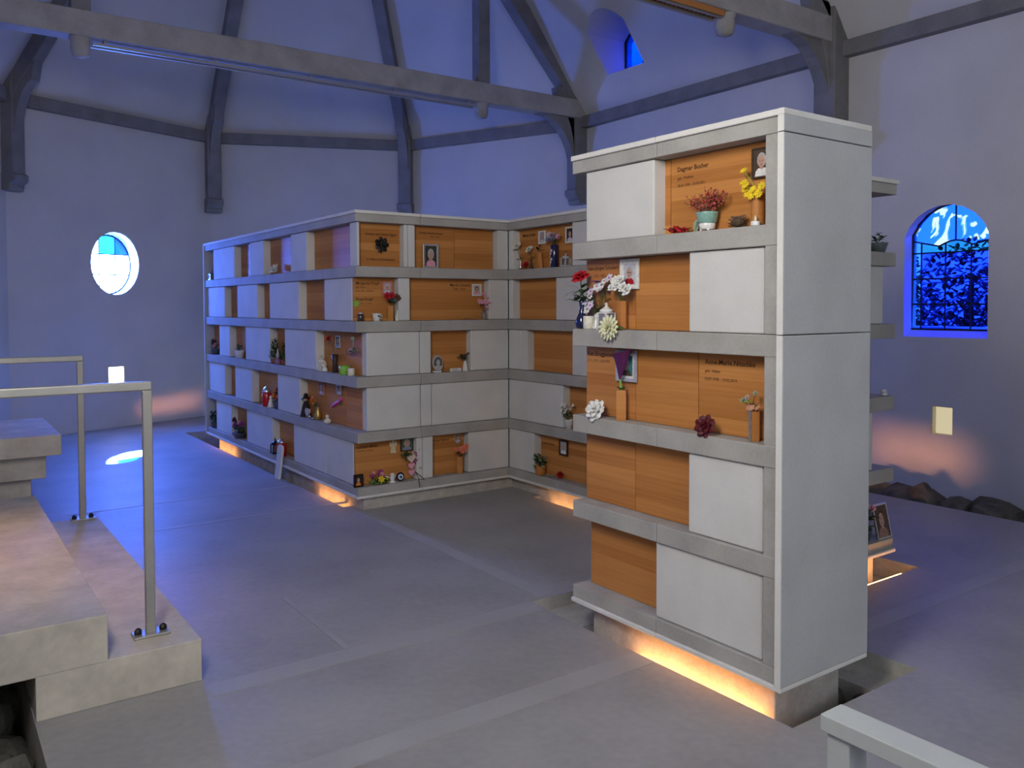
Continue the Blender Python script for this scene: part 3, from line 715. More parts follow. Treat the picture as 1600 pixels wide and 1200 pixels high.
# ------------------------------------------------------------------ steps, rails, altar
ST = thing('stone_steps', 'pale travertine platform with two steps at the left edge', 'steps', (-2.4, 3.0, 0), 0)
off = ST.location
boxo('step', M_trav, (-2.41, -1.775, 1.69, 4.33, 0, .185), ST, off, .004)
boxo('step', M_trav, (XL+.02, -2.148, 1.69, 4.36, .176, .374), ST, off, .004)
boxo('base', M_trav, (XL+.02, -2.30, 3.0, 4.34, 0, .178), ST, off)
def handrail(y, label, x0):
    t = thing('handrail', label, 'handrail', (x0, y, .185), 0, 'steel handrails on the steps')
    g = G(M_steel).box(-.020, .020, -.014, .014, .01, 1.085); g.make('post', t, bevel=.004)
    g = G(M_steel).box(-.95, -.91, -.014, .014, .20, 1.085); g.make('post', t, bevel=.004)
    boxo('top_rail', M_steel, (-1.1, .020, -.016, .016, 1.085, 1.125), t, bevel=.006)
    bpl = boxo('base_plate', M_steel, (-.075, .075, -.045, .045, 0, .012), t, bevel=.003)
    for s in (-1, 1): G(M_iron).lathe([(.016, 0), (.016, .014), (.010, .024), (.004, .027)], (s*.052, 0, .012), 8).make('bolt', bpl)
    boxo('base_plate', M_steel, (-1.0, -.86, -.045, .045, .189, .20), t, bevel=.003)
handrail(1.875, 'nearer steel handrail on the lowest stone step', -1.945)
handrail(4.285, 'farther steel handrail at the back of the stone steps', -1.873)
AL = thing('stone_altar', 'block altar table with thick slab lit blue behind the steps', 'altar', (-2.5, 5.3, 0), 0); off = AL.location
boxo('table_slab', M_trav, (-3.0, -1.94, 4.72, 5.86, .575, .722), AL, off, .006)
boxo('neck', M_trav, (-2.95, -2.03, 4.82, 5.78, .40, .575), AL, off, .006)
boxo('foot', M_trav, (-2.9, -2.12, 4.9, 5.7, 0, .40), AL, off, .006)
t = thing('barrier_rail', 'pale grey flat-bar railing in the bottom right corner', 'railing', (-1.6, -1.3, 0), 0); off = t.location
boxo('top_bar', M_railgrey, (-1.566, -1.508, -3.2, -1.236, .942, .970), t, off, .002)
boxo('post', M_railgrey, (-1.560, -1.510, -1.285, -1.245, 0, .942), t, off, .002)
boxo('post', M_railgrey, (-1.560, -1.510, -3.1, -3.06, 0, .942), t, off, .002)

SPT = thing('wall_spotlight', 'warm spotlight on the left wall above the stone steps', 'lamp', (XL+.02, 3.0, 2.7), 0)
boxo('bracket', M_iron, (0, .12, -.015, .015, -.015, .015), SPT); g = G(M_iron).lathe([(.04, 0), (.045, .01), (.05, .14), (.03, .16)], (.15, 0, -.14), 16); g.make('housing', SPT, True)
lt = bpy.data.lights.new('spot_warm', 'SPOT'); lo = bpy.data.objects.new('spot_warm', lt); COL.objects.link(lo); lo.parent = SPT; lo.location = (.15, 0, -.16)
lo.rotation_euler = Vector((.42, -.05, -2.3)).to_track_quat('-Z', 'Y').to_euler(); lt.energy = 80; lt.color = (1, .58, .26); lt.spot_size = R(62); lt.spot_blend = .9; lt.shadow_soft_size = .04

# ------------------------------------------------------------------ rubble foundations
def rock(parent, c, r, seed):
    rnd = random.Random(seed); bm = bmesh.new(); bmesh.ops.create_icosphere(bm, subdivisions=2, radius=1)
    ph = [rnd.uniform(0, 6.3) for _ in range(6)]; dirs = [Vector((rnd.gauss(0, 1), rnd.gauss(0, 1), rnd.gauss(0, 1))).normalized() for _ in range(7)]
    cuts = [rnd.uniform(.55, .85) for _ in range(7)]
    for v in bm.verts:
        p = v.co.copy()
        for d, k in zip(dirs, cuts):
            e = p.dot(d)
            if e > k: p -= d*(e-k)*.9
        p *= 1+.05*math.sin(5*p.x+ph[0])*math.sin(5*p.y+ph[1])
        v.co = Vector((p.x*r[0], p.y*r[1], p.z*r[2]))
    me = bpy.data.meshes.new('stone'); bm.to_mesh(me); bm.free(); me.materials.append(M_rock)
    o = bpy.data.objects.new('stone', me); COL.objects.link(o); o.parent = parent; o.location = Vector(c)-parent.location
    o.rotation_euler = (rnd.uniform(-.3, .3), rnd.uniform(-.3, .3), rnd.uniform(0, 6.3))
    return o
t = thing('rubble_foundation', 'row of dark foundation stones along the foot of the right wall', 'stones', (4.4, 2, -.3))
rn = random.Random(3); y = -1.2; k = 0
while y < 6.6:
    r = rn.uniform(.15, .25)
    rock(t, (4.20+rn.uniform(-.06, .06), y, -.14+rn.uniform(-.03, .04)), (r*.95, r*1.1, rn.uniform(.16, .26)), 100+k)
    if k % 2 == 0: rock(t, (4.60, y+.15, -.16), (r, r, .18), 300+k)
    y += r*1.15; k += 1
t = thing('rubble_foundation', 'dark rubble stones in the pit under the travertine platform', 'stones', (-2.7, 1.4, -.45))
for k in range(40):
    rock(t, (-2.52-.15*(k % 4)+rn.uniform(-.02, .02), .75+.21*(k//4)+rn.uniform(-.05, .05), -.24+rn.uniform(-.05, .08)), (.10, .13, .13), 500+k)
for k in range(7): rock(floor, (.12+.1*k+rn.uniform(-.03, .03), 1.31+rn.uniform(-.03, .05), -.22), (.09, .08, .09), 700+k)
for k in range(5): rock(floor, (.62+rn.uniform(-.02, .04), .05+.16*k, -.20), (.09, .09, .11), 720+k)
for k in range(16): rock(floor, (.075, 5.05+.16*k, -.18), (.04, .09, .10), 740+k)

# ------------------------------------------------------------------ keepsakes in the niches
# every keepsake is built in its own frame: x to the viewer's right, y into the niche, z up
RX = -math.pi/2
def atT(y, z, d=.045): return dict(loc=(d, y, z), rz=RX, ymax=REC-d-.002)
def atF(x, z, d=.045): return dict(loc=(x, Y2+d, z), rz=0, ymax=REC-d-.002)
def atL(y, z, d=.05): return dict(loc=(XB+d, y, z), rz=RX, ymax=REC-d-.002)
def atW(y, z, d=.05): return dict(loc=(XI+d, y, z), rz=RX, ymax=REC-d-.002)
def atR(x, z, d=.05): return dict(loc=(x, YR+d, z), rz=0, ymax=REC-d-.002)
Z1, Z2, Z3, Z4, Z5 = [r[0]+.0005 for r in ROWS]
def disc(g, cx, cz, rx, rz, y, n=14, a0=0, a1=2*math.pi):
    g.add([(cx+rx*math.cos(a0+(a1-a0)*i/n), y, cz+rz*math.sin(a0+(a1-a0)*i/n)) for i in range(n+(a1-a0 < 6))], [list(range(n+(a1-a0 < 6)))])
def person_print(g, w, h, y, bgm, shirt, hair, skin=M_skin, hh=.22, glasses=False):
    """flat generic portrait print"""
    g.use(bgm).add([(-w/2, y, 0), (w/2, y, 0), (w/2, y, h), (-w/2, y, h)], [(0, 1, 2, 3)])
    g.use(shirt).add([(x*w, y-.0006, q*h) for x, q in ((-.40, 0), (.40, 0), (.36, .18), (.2, .30), (-.2, .30), (-.36, .18))], [tuple(range(6))])
    g.use(hair); disc(g, 0, h*.60, w*.27, h*hh*1.25, y-.0008)
    g.use(skin); disc(g, 0, h*.54, w*.205, h*hh*1.05, y-.0012); g.add([(x*w, y-.001, q*h) for x, q in ((-.09, .27), (.09, .27), (.09, .40), (-.09, .40))], [(0, 1, 2, 3)])
    g.use(M_brown)
    for sx in (-1, 1): disc(g, sx*w*.085, h*.57, w*.035, h*.014, y-.0016, 6)
    disc(g, 0, h*.43, w*.07, h*.012, y-.0016, 6)
    if glasses: g.add([(x*w, y-.0018, q*h) for x, q in ((-.17, .555), (.17, .555), (.17, .59), (-.17, .59))], [(0, 1, 2, 3)])
def frame(label, pl, w, h, b, fm, bgm, shirt, hair, cat='picture frame', lean=.0, mat_in=None, glasses=False, tilt=0, **k):
    t = thing('picture_frame', label, cat, group='framed portraits in the niches', **pl)
    g = G(fm); D = .012
    for x0, x1, z0, z1 in ((-w/2, w/2, 0, b), (-w/2, w/2, h-b, h), (-w/2, -w/2+b, b, h-b), (w/2-b, w/2, b, h-b)): g.box(x0, x1, 0, D, z0, z1)
    objs = [g.make('frame', t, bevel=.0012)]
    g = G(M_white if mat_in else bgm); g.box(-w/2+b, w/2-b, D*.5, D, b, h-b); objs.append(g.make('backing', t))
    bk = objs[-1]; g = G(bgm); i0 = len(g.v); mw = .012 if mat_in else 0
    person_print(g, w-2*b-2*mw, h-2*b-2*mw, D*.45, bgm, shirt, hair, glasses=glasses, **k)
    for i in range(i0, len(g.v)): g.v[i] = g.v[i]+Vector((0, 0, b+mw))
    objs.append(g.make('photo', bk))
    if lean or tilt:
        t.rotation_mode = 'XYZ'; t.rotation_euler = (Matrix.Rotation(pl['rz'], 3, 'Z') @ Matrix.Rotation(-lean, 3, 'X') @ Matrix.Rotation(tilt, 3, 'Y')).to_euler()
    return t
def stem(g, a, b, r=.0016, m=M_leaf, bend=(0, 0, 0)):
    a, b = Vector(a), Vector(b); g.use(m).tube([a, (a+b)/2+Vector(bend), b], r, 5)
def woodvase(label, pl, h, w=.05, group='wooden bud vases on the niche doors', sides=6, rnd=False, mat=None):
    """turned or faceted wooden vase; returns thing"""
    t = thing('wooden_vase', label, 'vase', group=group, **pl); g = G(mat or M_woodbox)
    n = 14 if rnd else sides
    g.lathe([(w*.46, 0), (w*.5, .01), (w*.5, h-.006), (w*.44, h), (w*.30, h), (w*.30, h-.02)], (0, 0, 0), n); g.make('body', t, rnd)
    return t
def blooms(t, spots, mats, r, kind='rose', base=(0, 0, 0), leaves=6, stemm=M_leaf, leafm=M_leaf, name='flower', seed=1, leaf=.045, each=True):
    rr = random.Random(seed); g = G(stemm)
    for p in spots: stem(g, base, p, .0015, stemm, (rr.uniform(-.01, .01), rr.uniform(-.005, .005), 0))
    g.make('stems', t)
    for i, p in enumerate(spots):
        m = mats[i % len(mats)]; g = G(m); q = r*rr.uniform(.85, 1.12)
        c = (0, 0, 0)
        if kind == 'rose': g.rose(c, q, m, rr.uniform(0, 6))
        elif kind == 'daisy': g.daisy(c, q, m, M_yel, 9)
        elif kind == 'orchid':
            g.use(m)
            for a in range(5): g.petal(c, a*2*math.pi/5+.3, .25, q, q*.85, -.4, .1, .6)
            g.use(M_mag).ell((0, 0, .002), q*.2, 6, 4)
        elif kind == 'ball': 
            g.use(m)
            for ring, el in ((5, .1), (7, .6), (5, 1.1)):
                for a in range(ring): g.petal(c, a*2*math.pi/ring+el, el, q, q*.45, -.3, .2)
        g.rot(Matrix.Rotation(R(58)+rr.uniform(-.3, .3), 4, 'X') @ Matrix.Rotation(rr.uniform(0, 6), 4, 'Z'))
        for j in range(len(g.v)): g.v[j] = g.v[j]+Vector(p)
        g.make(name, t)
    if leaves:
        g = G(leafm); zb = min(p[2] for p in spots)
        for i in range(leaves):
            p = spots[rr.randrange(len(spots))]; k = rr.uniform(.35, .9)
            c = Vector(base).lerp(Vector(p), k); g.petal(c, rr.uniform(0, 6.28), rr.uniform(-.1, .8), leaf*rr.uniform(.7, 1.2), leaf*.42, -.6, .15, .15)
        g.make('leaves', t)
def lathing(name, label, cat, pl, prof, mat, part='body', group=None, n=18):
    t = thing(name, label, cat, group=group, **pl); G(mat).lathe(prof, (0, 0, 0), n).make(part, t, True); return t
def dome(rx, rz, n=5): return [(rx*math.cos(math.pi/2*i/n), rz*math.sin(math.pi/2*i/n)) for i in range(n)]
def lantern(label, pl, w, h, mat, glassm=None, group='small memorial lanterns'):
    t = thing('memorial_lantern', label, 'lantern', group=group, **pl); hw = w/2
    g = G(mat).box(-hw*1.1, hw*1.1, -hw*1.1, hw*1.1, .004, .014)
    for sx in (-1, 1):
        for sy in (-1, 1): g.box(sx*hw*.9-.005, sx*hw*.9+.005, sy*hw*.9-.005, sy*hw*.9+.005, 0, .005)
    g.make('base', t)
    hb = h*.58; g = G(mat)
    for sx in (-1, 1):
        for sy in (-1, 1): g.box(sx*hw*.92-.004, sx*hw*.92+.004, sy*hw*.92-.004, sy*hw*.92+.004, .014, hb)
    g.box(-hw, hw, -hw, hw, hb, hb+.006); g.make('posts', t)
    g = G(glassm or M_glass).box(-hw*.85, hw*.85, -hw*.85, hw*.85, .016, hb-.002); g.make('glass', t)
    G(mat).lathe([(hw*1.05, hb+.006), (hw*1.0, hb+.02), (hw*.75, hb+h*.17), (hw*.35, hb+h*.24), (.006, hb+h*.28), (.006, hb+h*.33), (.011, hb+h*.35), (.003, hb+h*.40)], (0, 0, 0), 14).make('roof', t, True); rf = t.children[-1] if t.children else t
    G(M_iron).tube([(.012*math.cos(a), 0, h*1.01+.012*math.sin(a)) for a in [i*math.pi/5 for i in range(11)]], .0015, 5).make('ring', rf)
    return t

# -- front tower, top row
frame('dark framed portrait of a smiling person, top right of the front tower', atT(.178, 2.158, .075), .098, .125, .007, M_brown, M_brown, M_white, M_greyhair)
t = woodvase('round wooden vase holding yellow blossom, top row of the front tower', atT(.180, Z1, .060), .135, .055, rnd=True)
sp = [(-.055, -.02, .185), (-.045, -.02, .155), (-.03, -.025, .135), (-.005, -.03, .125), (.02, -.03, .135), (.035, -.02, .16), (-.06, -.015, .235), (.0, -.03, .15), (-.038, -.03, .17), (.03, -.03, .125)]
blooms(t, sp, [M_yel], .020, 'daisy', (0, 0, .13), 5, M_green, M_green, 'blossom', 3, .02)
t = thing('tea_light', 'white electric tea light in front of the yellow-blossom vase', 'candle', **atT(.158, Z1, .018))
G(M_white).lathe([(.0185, 0), (.019, .002), (.019, .016), (.017, .018), (.008, .015)], (0, 0, 0), 16).make('cup', t, True); G(M_cream).lathe([(.004, .014), (.0065, .022), (.005, .032), (.001, .044)], (0, 0, 0), 8).make('flame_tip', t, True)
t = thing('pine_cone', 'brown pine cone lying beside the wooden vase in the top row', 'pine cone', **atT(.275, Z1, .05)); g = G(M_brown); g.ell((0, 0, .026), (.032, .024, .022), 10, 6); g.make('core', t)
g = G(plain((.14, .10, .07), .8))
for k in range(7):
    for a in range(7): g.petal((-.034+.011*k, .02*math.sin(.9*k/2+.4)*math.cos(a*.9+k), .026+.02*math.sin(a*.9+k)), a*.9+k, .7, .016, .012, -.5)
g.make('scales', t)
t = thing('glazed_flowerpot', 'mint and white glazed pot of dried red twigs, top row of the front tower', 'flowerpot', **atT(.436, Z1, .045))
G(M_mint).lathe([(.034, .032), (.040, .04), (.047, .075), (.0485, .082), (.044, .082), (.04, .06)], (0, 0, 0), 22).make('upper_glaze', t, True)
G(M_glaze).lathe([(.026, .006), (.033, .012), (.036, .030), (.034, .034)], (0, 0, 0), 22).make('lower_glaze', t, True)
for sx, sy in ((-1, -1), (1, -1), (0, 1)): G(M_glaze).ell((sx*.02, sy*.016, .007), .0075, 8, 5).make('foot', t, True)
rr = random.Random(11); M_dry = plain((.36, .07, .05), .8); M_dry2 = plain((.42, .13, .07), .8)
for q in range(3):
    g = G(M_twig)
    for k in range(16):
        a = rr.uniform(-1.15, 1.15); L = rr.uniform(.06, .115); tip = Vector((math.sin(a)*L*1.15, rr.uniform(-.03, .03), .08+math.cos(a)*L))
        g.use(M_twig).tube([(0, 0, .07), Vector((0, 0, .07)).lerp(tip, .5)+Vector((0, 0, .012)), tip], [.0016, .0013, .0009], 4)
        for j in range(5):
            p = Vector((0, 0, .07)).lerp(tip, .45+.13*j)+Vector((rr.uniform(-.012, .012), rr.uniform(-.01, .01), rr.uniform(-.008, .012)))
            g.use((M_dry, M_dry2, M_red)[rr.randrange(3)] if q else M_dry).ell(p, rr.uniform(.0035, .0065), 5, 3)
    g.make('dried_twigs', t)
t = thing('berry_bunch', 'bunch of red berries lying at the left of the mint pot', 'flowers', **atT(.595, Z1, .04))
g = G(M_red)
for k in range(26): g.ell((rr.uniform(-.045, .04), rr.uniform(-.02, .02), .010+rr.uniform(0, .034)*(1-abs(k-13)/16)), rr.uniform(.006, .010), 6, 4)
g.make('berries', t); g = G(M_dred)
for k in range(14): g.petal((rr.uniform(-.04, .04), rr.uniform(-.02, .01), .012), rr.uniform(0, 6.3), rr.uniform(.1, .9), .035, .014)
g.make('leaves', t)
t = thing('leaf_ornament', 'small pale green standing leaf behind the red berries', 'ornament', **atT(.522, Z1, .06)); g = G(M_leafp)
for a in (-.5, 0, .5): g.petal((a*.01, 0, .002), R(90)*1.0+a, 1.35, .06, .026, -.25, .1, .3)
G(M_leafp).box(-.008, .008, -.006, .006, 0, .006).make('stand', t); g.make('leaf', t)

# -- front tower, second row
t = lathing('blue_vase', 'dark blue glass vase with a single red rose at the tower edge', 'vase', atT(1.272, Z2, .040), [(.020, 0), (.030, .006), (.034, .028), (.028, .055), (.016, .08), (.012, .11), (.014, .13), (.018, .145), (.0145, .146)], M_blueglass)
g = G(M_leafd); stem(g, (0, 0, .08), (.004, -.01, .245), .0028, M_leaf); g.make('stem', t)
g = G(M_red); g.rose((0, 0, 0), .042, M_red, 0, ((3, 1.5, .65), (5, 1.35, .9), (6, 1.1, 1.05), (7, .8, 1.1), (7, .45, 1.1))); g.rot(Matrix.Translation((.004, -.012, .262)) @ Matrix.Rotation(R(28), 4, 'X')); g.make('rose_head', t)
g = G(M_leafd); rr = random.Random(5)
for k in range(16): g.use(M_leafd if k % 2 else M_leaf).petal((.004, -.005, .13+.008*k % .09), rr.uniform(0, 6.3), rr.uniform(-.3, .7), rr.uniform(.05, .10), .03, -.7, .15, .1)
for k in range(9): g.use(M_leaf).petal((0, -.01, .15+.006*k), math.pi+rr.uniform(-1.0, 1.2), rr.uniform(-.1, .7), rr.uniform(.07, .12), .008, -1.3, .1, .1)
g.make('leaves', t)
t = lathing('pillar_candle', 'short cream pillar candle beside the blue vase', 'candle', atT(1.202, Z2, .03), [(.030, 0), (.0315, .003), (.0315, .064), (.029, .066), (.006, .060)], M_cream)
G(M_brown).tube([(0, 0, .058), (.001, 0, .072)], .001, 5).make('wick', t)
t = lathing('white_figurine', 'small white angel figurine between the candle and the lantern', 'figurine', atT(1.148, Z2, .03), [(.020, 0), (.022, .006), (.017, .02), (.014, .04), (.008, .052), (.010, .058), (.0115, .067), (.008, .076), (.002, .079)], M_glaze)
g = G(M_glaze)
for s_ in (-1, 1): g.petal((s_*.006, .008, .045), math.pi/2-s_*1.2, .5, .04, .024, -.6)
g.make('wings', t)
lantern('white metal lantern with a domed roof, second row of the front tower', atT(1.083, Z2, .04), .066, .135, M_white, plain((.25, .25, .3), .2, spec=.6))
t = woodvase('hexagonal wooden vase of white roses under the white portrait', atT(.985, Z2, .055), .140, .052)
blooms(t, [(-.035, -.03, .205), (.0, -.035, .215), (.04, -.03, .205), (.06, -.02, .19), (.01, -.02, .24), (-.02, -.02, .235)], [M_white], .030, 'rose', (0, 0, .13), 10, M_leaf, M_leafp, 'white_rose', 4, .04)
frame('white framed portrait of a person wearing glasses, second row of the tower', atT(.962, 1.715, .076), .130, .148, .012, M_white, plain((.6, .6, .68), .6), M_red, M_greyhair, mat_in=True, glasses=True)
t = thing('cut_dahlia', 'large pale yellow dahlia head hanging over the second shelf', 'flower', **atT(.998, 1.528, -.020)); g = G(plain((.78, .78, .52), .6))
for ring, el, sc in ((14, .05, 1), (13, .35, .95), (11, .7, .8), (8, 1.05, .6), (5, 1.4, .45)):
    for a in range(ring): g.petal((0, 0, 0), a*2*math.pi/ring+el*2, el, .064*sc, .026*sc, -.25, .2)
g.rot(Matrix.Rotation(R(82), 4, 'X')); g.make('petals', t); g = G(M_leaf)
for a in (.1, .5): g.petal((0, .008, 0), a, .1, .085, .03)
g.make('leaf', t)
t = lathing('clay_orchid_pot', 'small brown pot with a spray of white and violet orchids', 'orchid', atT(1.155, Z2, .072), [(.024, 0), (.03, .05), (.032, .055), (.027, .055)], plain((.3, .14, .07), .7))
blooms(t, [(-.075, -.03, .10), (-.085, -.03, .135), (-.06, -.03, .165), (-.05, -.03, .19), (.0, -.03, .215), (.02, -.03, .205), (.035, -.03, .22), (-.04, -.04, .12), (.055, -.03, .24), (.09, -.03, .255)], [M_white, M_lil, M_white, M_lil], .026, 'orchid', (0, 0, .05), 6, M_leaf, M_leaf, 'orchid_bloom', 6, .05)
g = G(plain((.25, .10, .42), .6)); 
for a in range(9): g.petal((.0, -.035, .235), a*.7, .4, .03, .016)
g.make('violet_bloom', t)

# -- front tower, third row
frame('white framed photo half covered by a purple calla, third row of the tower', atT(.982, 1.262, .074), .145, .155, .016, plain((.42, .42, .48), .5), M_teal, M_brown, M_greyhair, mat_in=True)
t = woodvase('tall wooden vase with one deep purple calla lily', atT(.985, Z3, .05), .148, .066, sides=4)
g = G(M_purp); n = 14
for k in range(4):
    pass
ring = []
for i, (r_, z_) in enumerate(((.005, .20), (.014, .24), (.024, .28), (.034, .315), (.046, .335))):
    ring += [(r_*math.cos(2*math.pi*j/n)*1.0+(.012*i if math.cos(2*math.pi*j/n) > .2 else 0), -.01+r_*.6*math.sin(2*math.pi*j/n), z_+(.012*math.cos(2*math.pi*j/n)*i/2)) for j in range(n)]
g.add(ring, [(i*n+j, i*n+(j+1) % n, (i+1)*n+(j+1) % n, (i+1)*n+j) for i in range(4) for j in range(n)]); g.make('calla_bloom', t, True)
g = G(M_leaf); stem(g, (0, 0, .14), (0, -.01, .21), .005, M_green)
for a in range(6): g.use(M_leaf).petal((0, 0, .148), a*1.05, .6, .035, .014)
g.make('stem', t)
t = thing('cut_flower', 'crumpled white rose head lying at the left of the third shelf', 'flower', **atT(1.135, 1.110, .012)); g = G(M_white); g.rose((0, 0, 0), .050, M_white, 0, ((3, 1.5, .65), (5, 1.35, .9), (6, 1.1, 1.05), (7, .8, 1.1), (7, .45, 1.1))); g.rot(Matrix.Rotation(R(62), 4, 'X')); g.make('petals', t)
t = thing('cut_flower', 'small yellow and orange flower behind the white rose head', 'flower', **atT(1.200, 1.098, .05)); g = G(M_orange)
for a in range(8): g.use((M_orange, M_yel)[a % 2]).petal((0, 0, 0), a*.8, .7, .034, .02)
g.rot(Matrix.Rotation(R(40), 4, 'X')); g.make('petals', t); g = G(M_leaf); stem(g, (0, 0, -.022), (0, 0, 0), .003); g.make('stem', t)
t = thing('cut_flower', 'dark red rose head lying near the right end of the third shelf', 'flower', **atT(.415, 1.112, .012)); g = G(M_dred); g.rose((0, 0, 0), .044, M_dred, .4, ((3, 1.5, .65), (5, 1.35, .9), (6, 1.1, 1.05), (7, .8, 1.1), (7, .45, 1.1))); g.rot(Matrix.Rotation(R(70), 4, 'X')); g.make('petals', t)
t = woodvase('slim square wooden vase with a dry sprig, right end of the third shelf', atT(.186, Z3, .055), .128, .05, sides=4)
boxo('glass_insert', M_glass, (-.006, .006, -.034, -.028, .004, .13), t)
blooms(t, [(-.04, -.02, .165), (-.02, -.02, .18), (.02, -.02, .20)], [M_leafp, plain((.5, .4, .35), .7)], .014, 'ball', (0, 0, .12), 8, M_twig, M_green, 'dry_bloom', 8, .028)
blooms(t, [(0, -.02, .138), (.018, -.01, .14), (-.018, -.01, .138)], [plain((.6, .3, .2), .7)], .018, 'daisy', (0, 0, .12), 0, M_twig, M_twig, 'dry_petal_ring', 9)

# -- wing of the long block
def vase_rose(label, pl, h, vm, hm, r, seed, dz=.05, lean=0):
    t = lathing('bud_vase', label, 'vase', pl, [(.012, 0), (.018, .006), (.016, h*.3), (.007, h*.62), (.006, h*.85), (.010, h), (.007, h)], vm, group='single flowers in bud vases')
    g = G(M_leafd); stem(g, (0, 0, h*.8), (lean, -.01, h+dz), .002); g.petal((lean*.5, 0, h), math.pi, .2, .05, .02); g.petal((lean*.5, 0, h+.01), 0, .3, .05, .02); g.make('stem', t)
    g = G(hm); g.rose((0, 0, 0), r, hm, seed); g.rot(Matrix.Translation((lean, -.012, h+dz+.01)) @ Matrix.Rotation(R(45), 4, 'X')); g.make('rose_head', t); return t
vase_rose('slim silver vase with a white rose at the left of the wing niche', atW(3.955, Z1, .06), .09, M_silver, M_cream, .050, 1, .10, -.03)
vase_rose('thin vase with a pale dahlia beside the small white portrait', atW(3.80, Z1, .06), .085, M_brown, M_cream, .040, 2, .07, 0)
t = thing('cut_flower', 'dark red dried rose lying in the top niche of the wing', 'flower', **atW(3.862, 1.995, .05)); g = G(M_dred); g.rose((0, 0, 0), .036, M_red); g.rot(Matrix.Rotation(R(50), 4, 'X')); g.make('petals', t)
frame('small white framed portrait in the top niche of the wing', atW(3.668, 2.165, .074), .095, .115, .014, M_white, plain((.35, .33, .40), .6), M_lil, M_greyhair)
t = woodvase('leaning wooden vase in the middle of the top wing niche', atW(3.652, Z1, .055), .14, .048); t.rotation_euler = (0, R(-9), RX)
blooms(t, [(-.01, -.01, .18), (.03, -.01, .19)], [M_leafd], .014, 'ball', (0, 0, .13), 6, M_twig, M_leafd, 'dry_bloom', 3, .04)
t = lathing('patterned_vase', 'blue and white vase with a blue-grey bouquet in the wing niche', 'vase', atW(3.465, Z1, .055), [(.034, 0), (.036, .005), (.034, .10), (.036, .185), (.033, .19), (.03, .18)], M_blueglass)
for k in range(7):
    g = G(M_glaze); a = -1.9+.25*(k % 3); g.daisy((0, 0, 0), .014, M_glaze, M_bluegrey, 6); g.rot(Matrix.Translation((.036*math.cos(a), .036*math.sin(a), .02+.024*k)) @ Matrix.Rotation(a+math.pi/2, 4, 'Z') @ Matrix.Rotation(R(90), 4, 'X')); g.make('painted_flower', t)
blooms(t, [(-.06, -.02, .235), (-.03, -.03, .26), (.01, -.03, .27), (.045, -.02, .265), (.02, -.03, .235), (-.045, -.02, .28), (.08, -.02, .25)], [M_bluegrey, M_lil, M_pink, M_bluegrey], .028, 'ball', (0, 0, .17), 8, M_leafd, M_leafd, 'bloom', 2, .05)
frame('pale wooden frame with a dark photo at the right of the wing niche', atW(3.285, 2.150, .070), .115, .135, .015, M_cream, plain((.05, .02, .03), .6), M_lil, M_brown)
lantern('little white lantern in the right corner of the top wing niche', atW(3.305, Z1, .05), .062, .115, plain((.5, .52, .55), .4))
t = lathing('flowerpot', 'white pot of small white blossoms at the edge of the wing', 'flowerpot', atW(3.245, Z4, .030), [(.026, 0), (.034, .075), (.036, .08), (.031, .078)], M_white)
rr = random.Random(21); blooms(t, [(rr.uniform(-.06, .06), rr.uniform(-.05, .01), .12+rr.uniform(0, .09)) for k in range(13)], [M_white, M_cream], .019, 'daisy', (0, 0, .07), 12, M_leaf, M_leafd, 'white_blossom', 7, .05)
t = woodvase('round wooden pot with a pale leafy plant on the lowest wing ledge', atW(3.632, Z5, .035), .09, .085, rnd=True, group='wooden pots')
rr = random.Random(22); g = G(M_leafp)
for k in range(46): g.use((M_leafp, M_leafd, M_leaf)[k % 3]).petal((rr.uniform(-.035, .035), rr.uniform(-.03, .02), .085+rr.uniform(0, .07)), rr.uniform(0, 6.3), rr.uniform(-.2, 1.1), .055, .026, -.7)
g.make('foliage', t)
t = thing('berry_ball', 'red flower ball lying on the lowest wing ledge', 'flower', **atW(3.390, .222, .05)); g = G(M_red); 
for ring, el in ((8, -.6), (9, 0), (9, .5), (6, 1.1)):
    for a in range(ring): g.petal((0, 0, 0), a*2*math.pi/ring+el, el, .036, .018, -.2)
g.make('petals', t)
t = thing('dry_sprig', 'small dry green sprig lying beside the wooden pot on the wing', 'sprig', **atW(3.51, .190, .045)); g = G(M_leafp)
for k in range(10): g.petal((-.05+.01*k, 0, .004), rr.uniform(0, 6.3), rr.uniform(.1, .7), .04, .014)
g.make('leaves', t)
frame('small dark frame with a tilted white print, lowest wing niche', atW(3.378, .385, .074), .112, .13, .014, plain((.05, .02, .015), .5), plain((.45, .42, .42), .6), M_white, M_greyhair)

# -- face towards the camera, top row
t = thing('rose_ornament', 'black metal rose ornament mounted on a beech niche door', 'ornament', **atF(.325, 2.14, .084)); g = G(M_iron)
for ring, rad, sc in ((3, .012, .8), (5, .028, 1.0), (7, .044, 1.15)):
    for a in range(ring):
        an = a*2*math.pi/ring+rad*30; g.petal((rad*.6*math.cos(an), rad*.6*math.sin(an), .002), an+.9, .5, .040*sc, .034*sc, -.5, .3)
g.ell((0, 0, .006), (.014, .014, .01), 8, 5); g.rot(Matrix.Rotation(R(90), 4, 'X')); g.make('petals', t); g = G(M_iron).tube([(0, 0, -.03), (.004, 0, -.075)], .003, 5); g.petal((.002, 0, -.05), 2.6, -.3, .04, .016); g.make('stem', t)
frame('silver framed portrait of a person in pink on the top row', atF(.775, Z1, .05), .150, .205, .018, M_silver, plain((.04, .05, .035), .6), M_pink, M_greyhair)
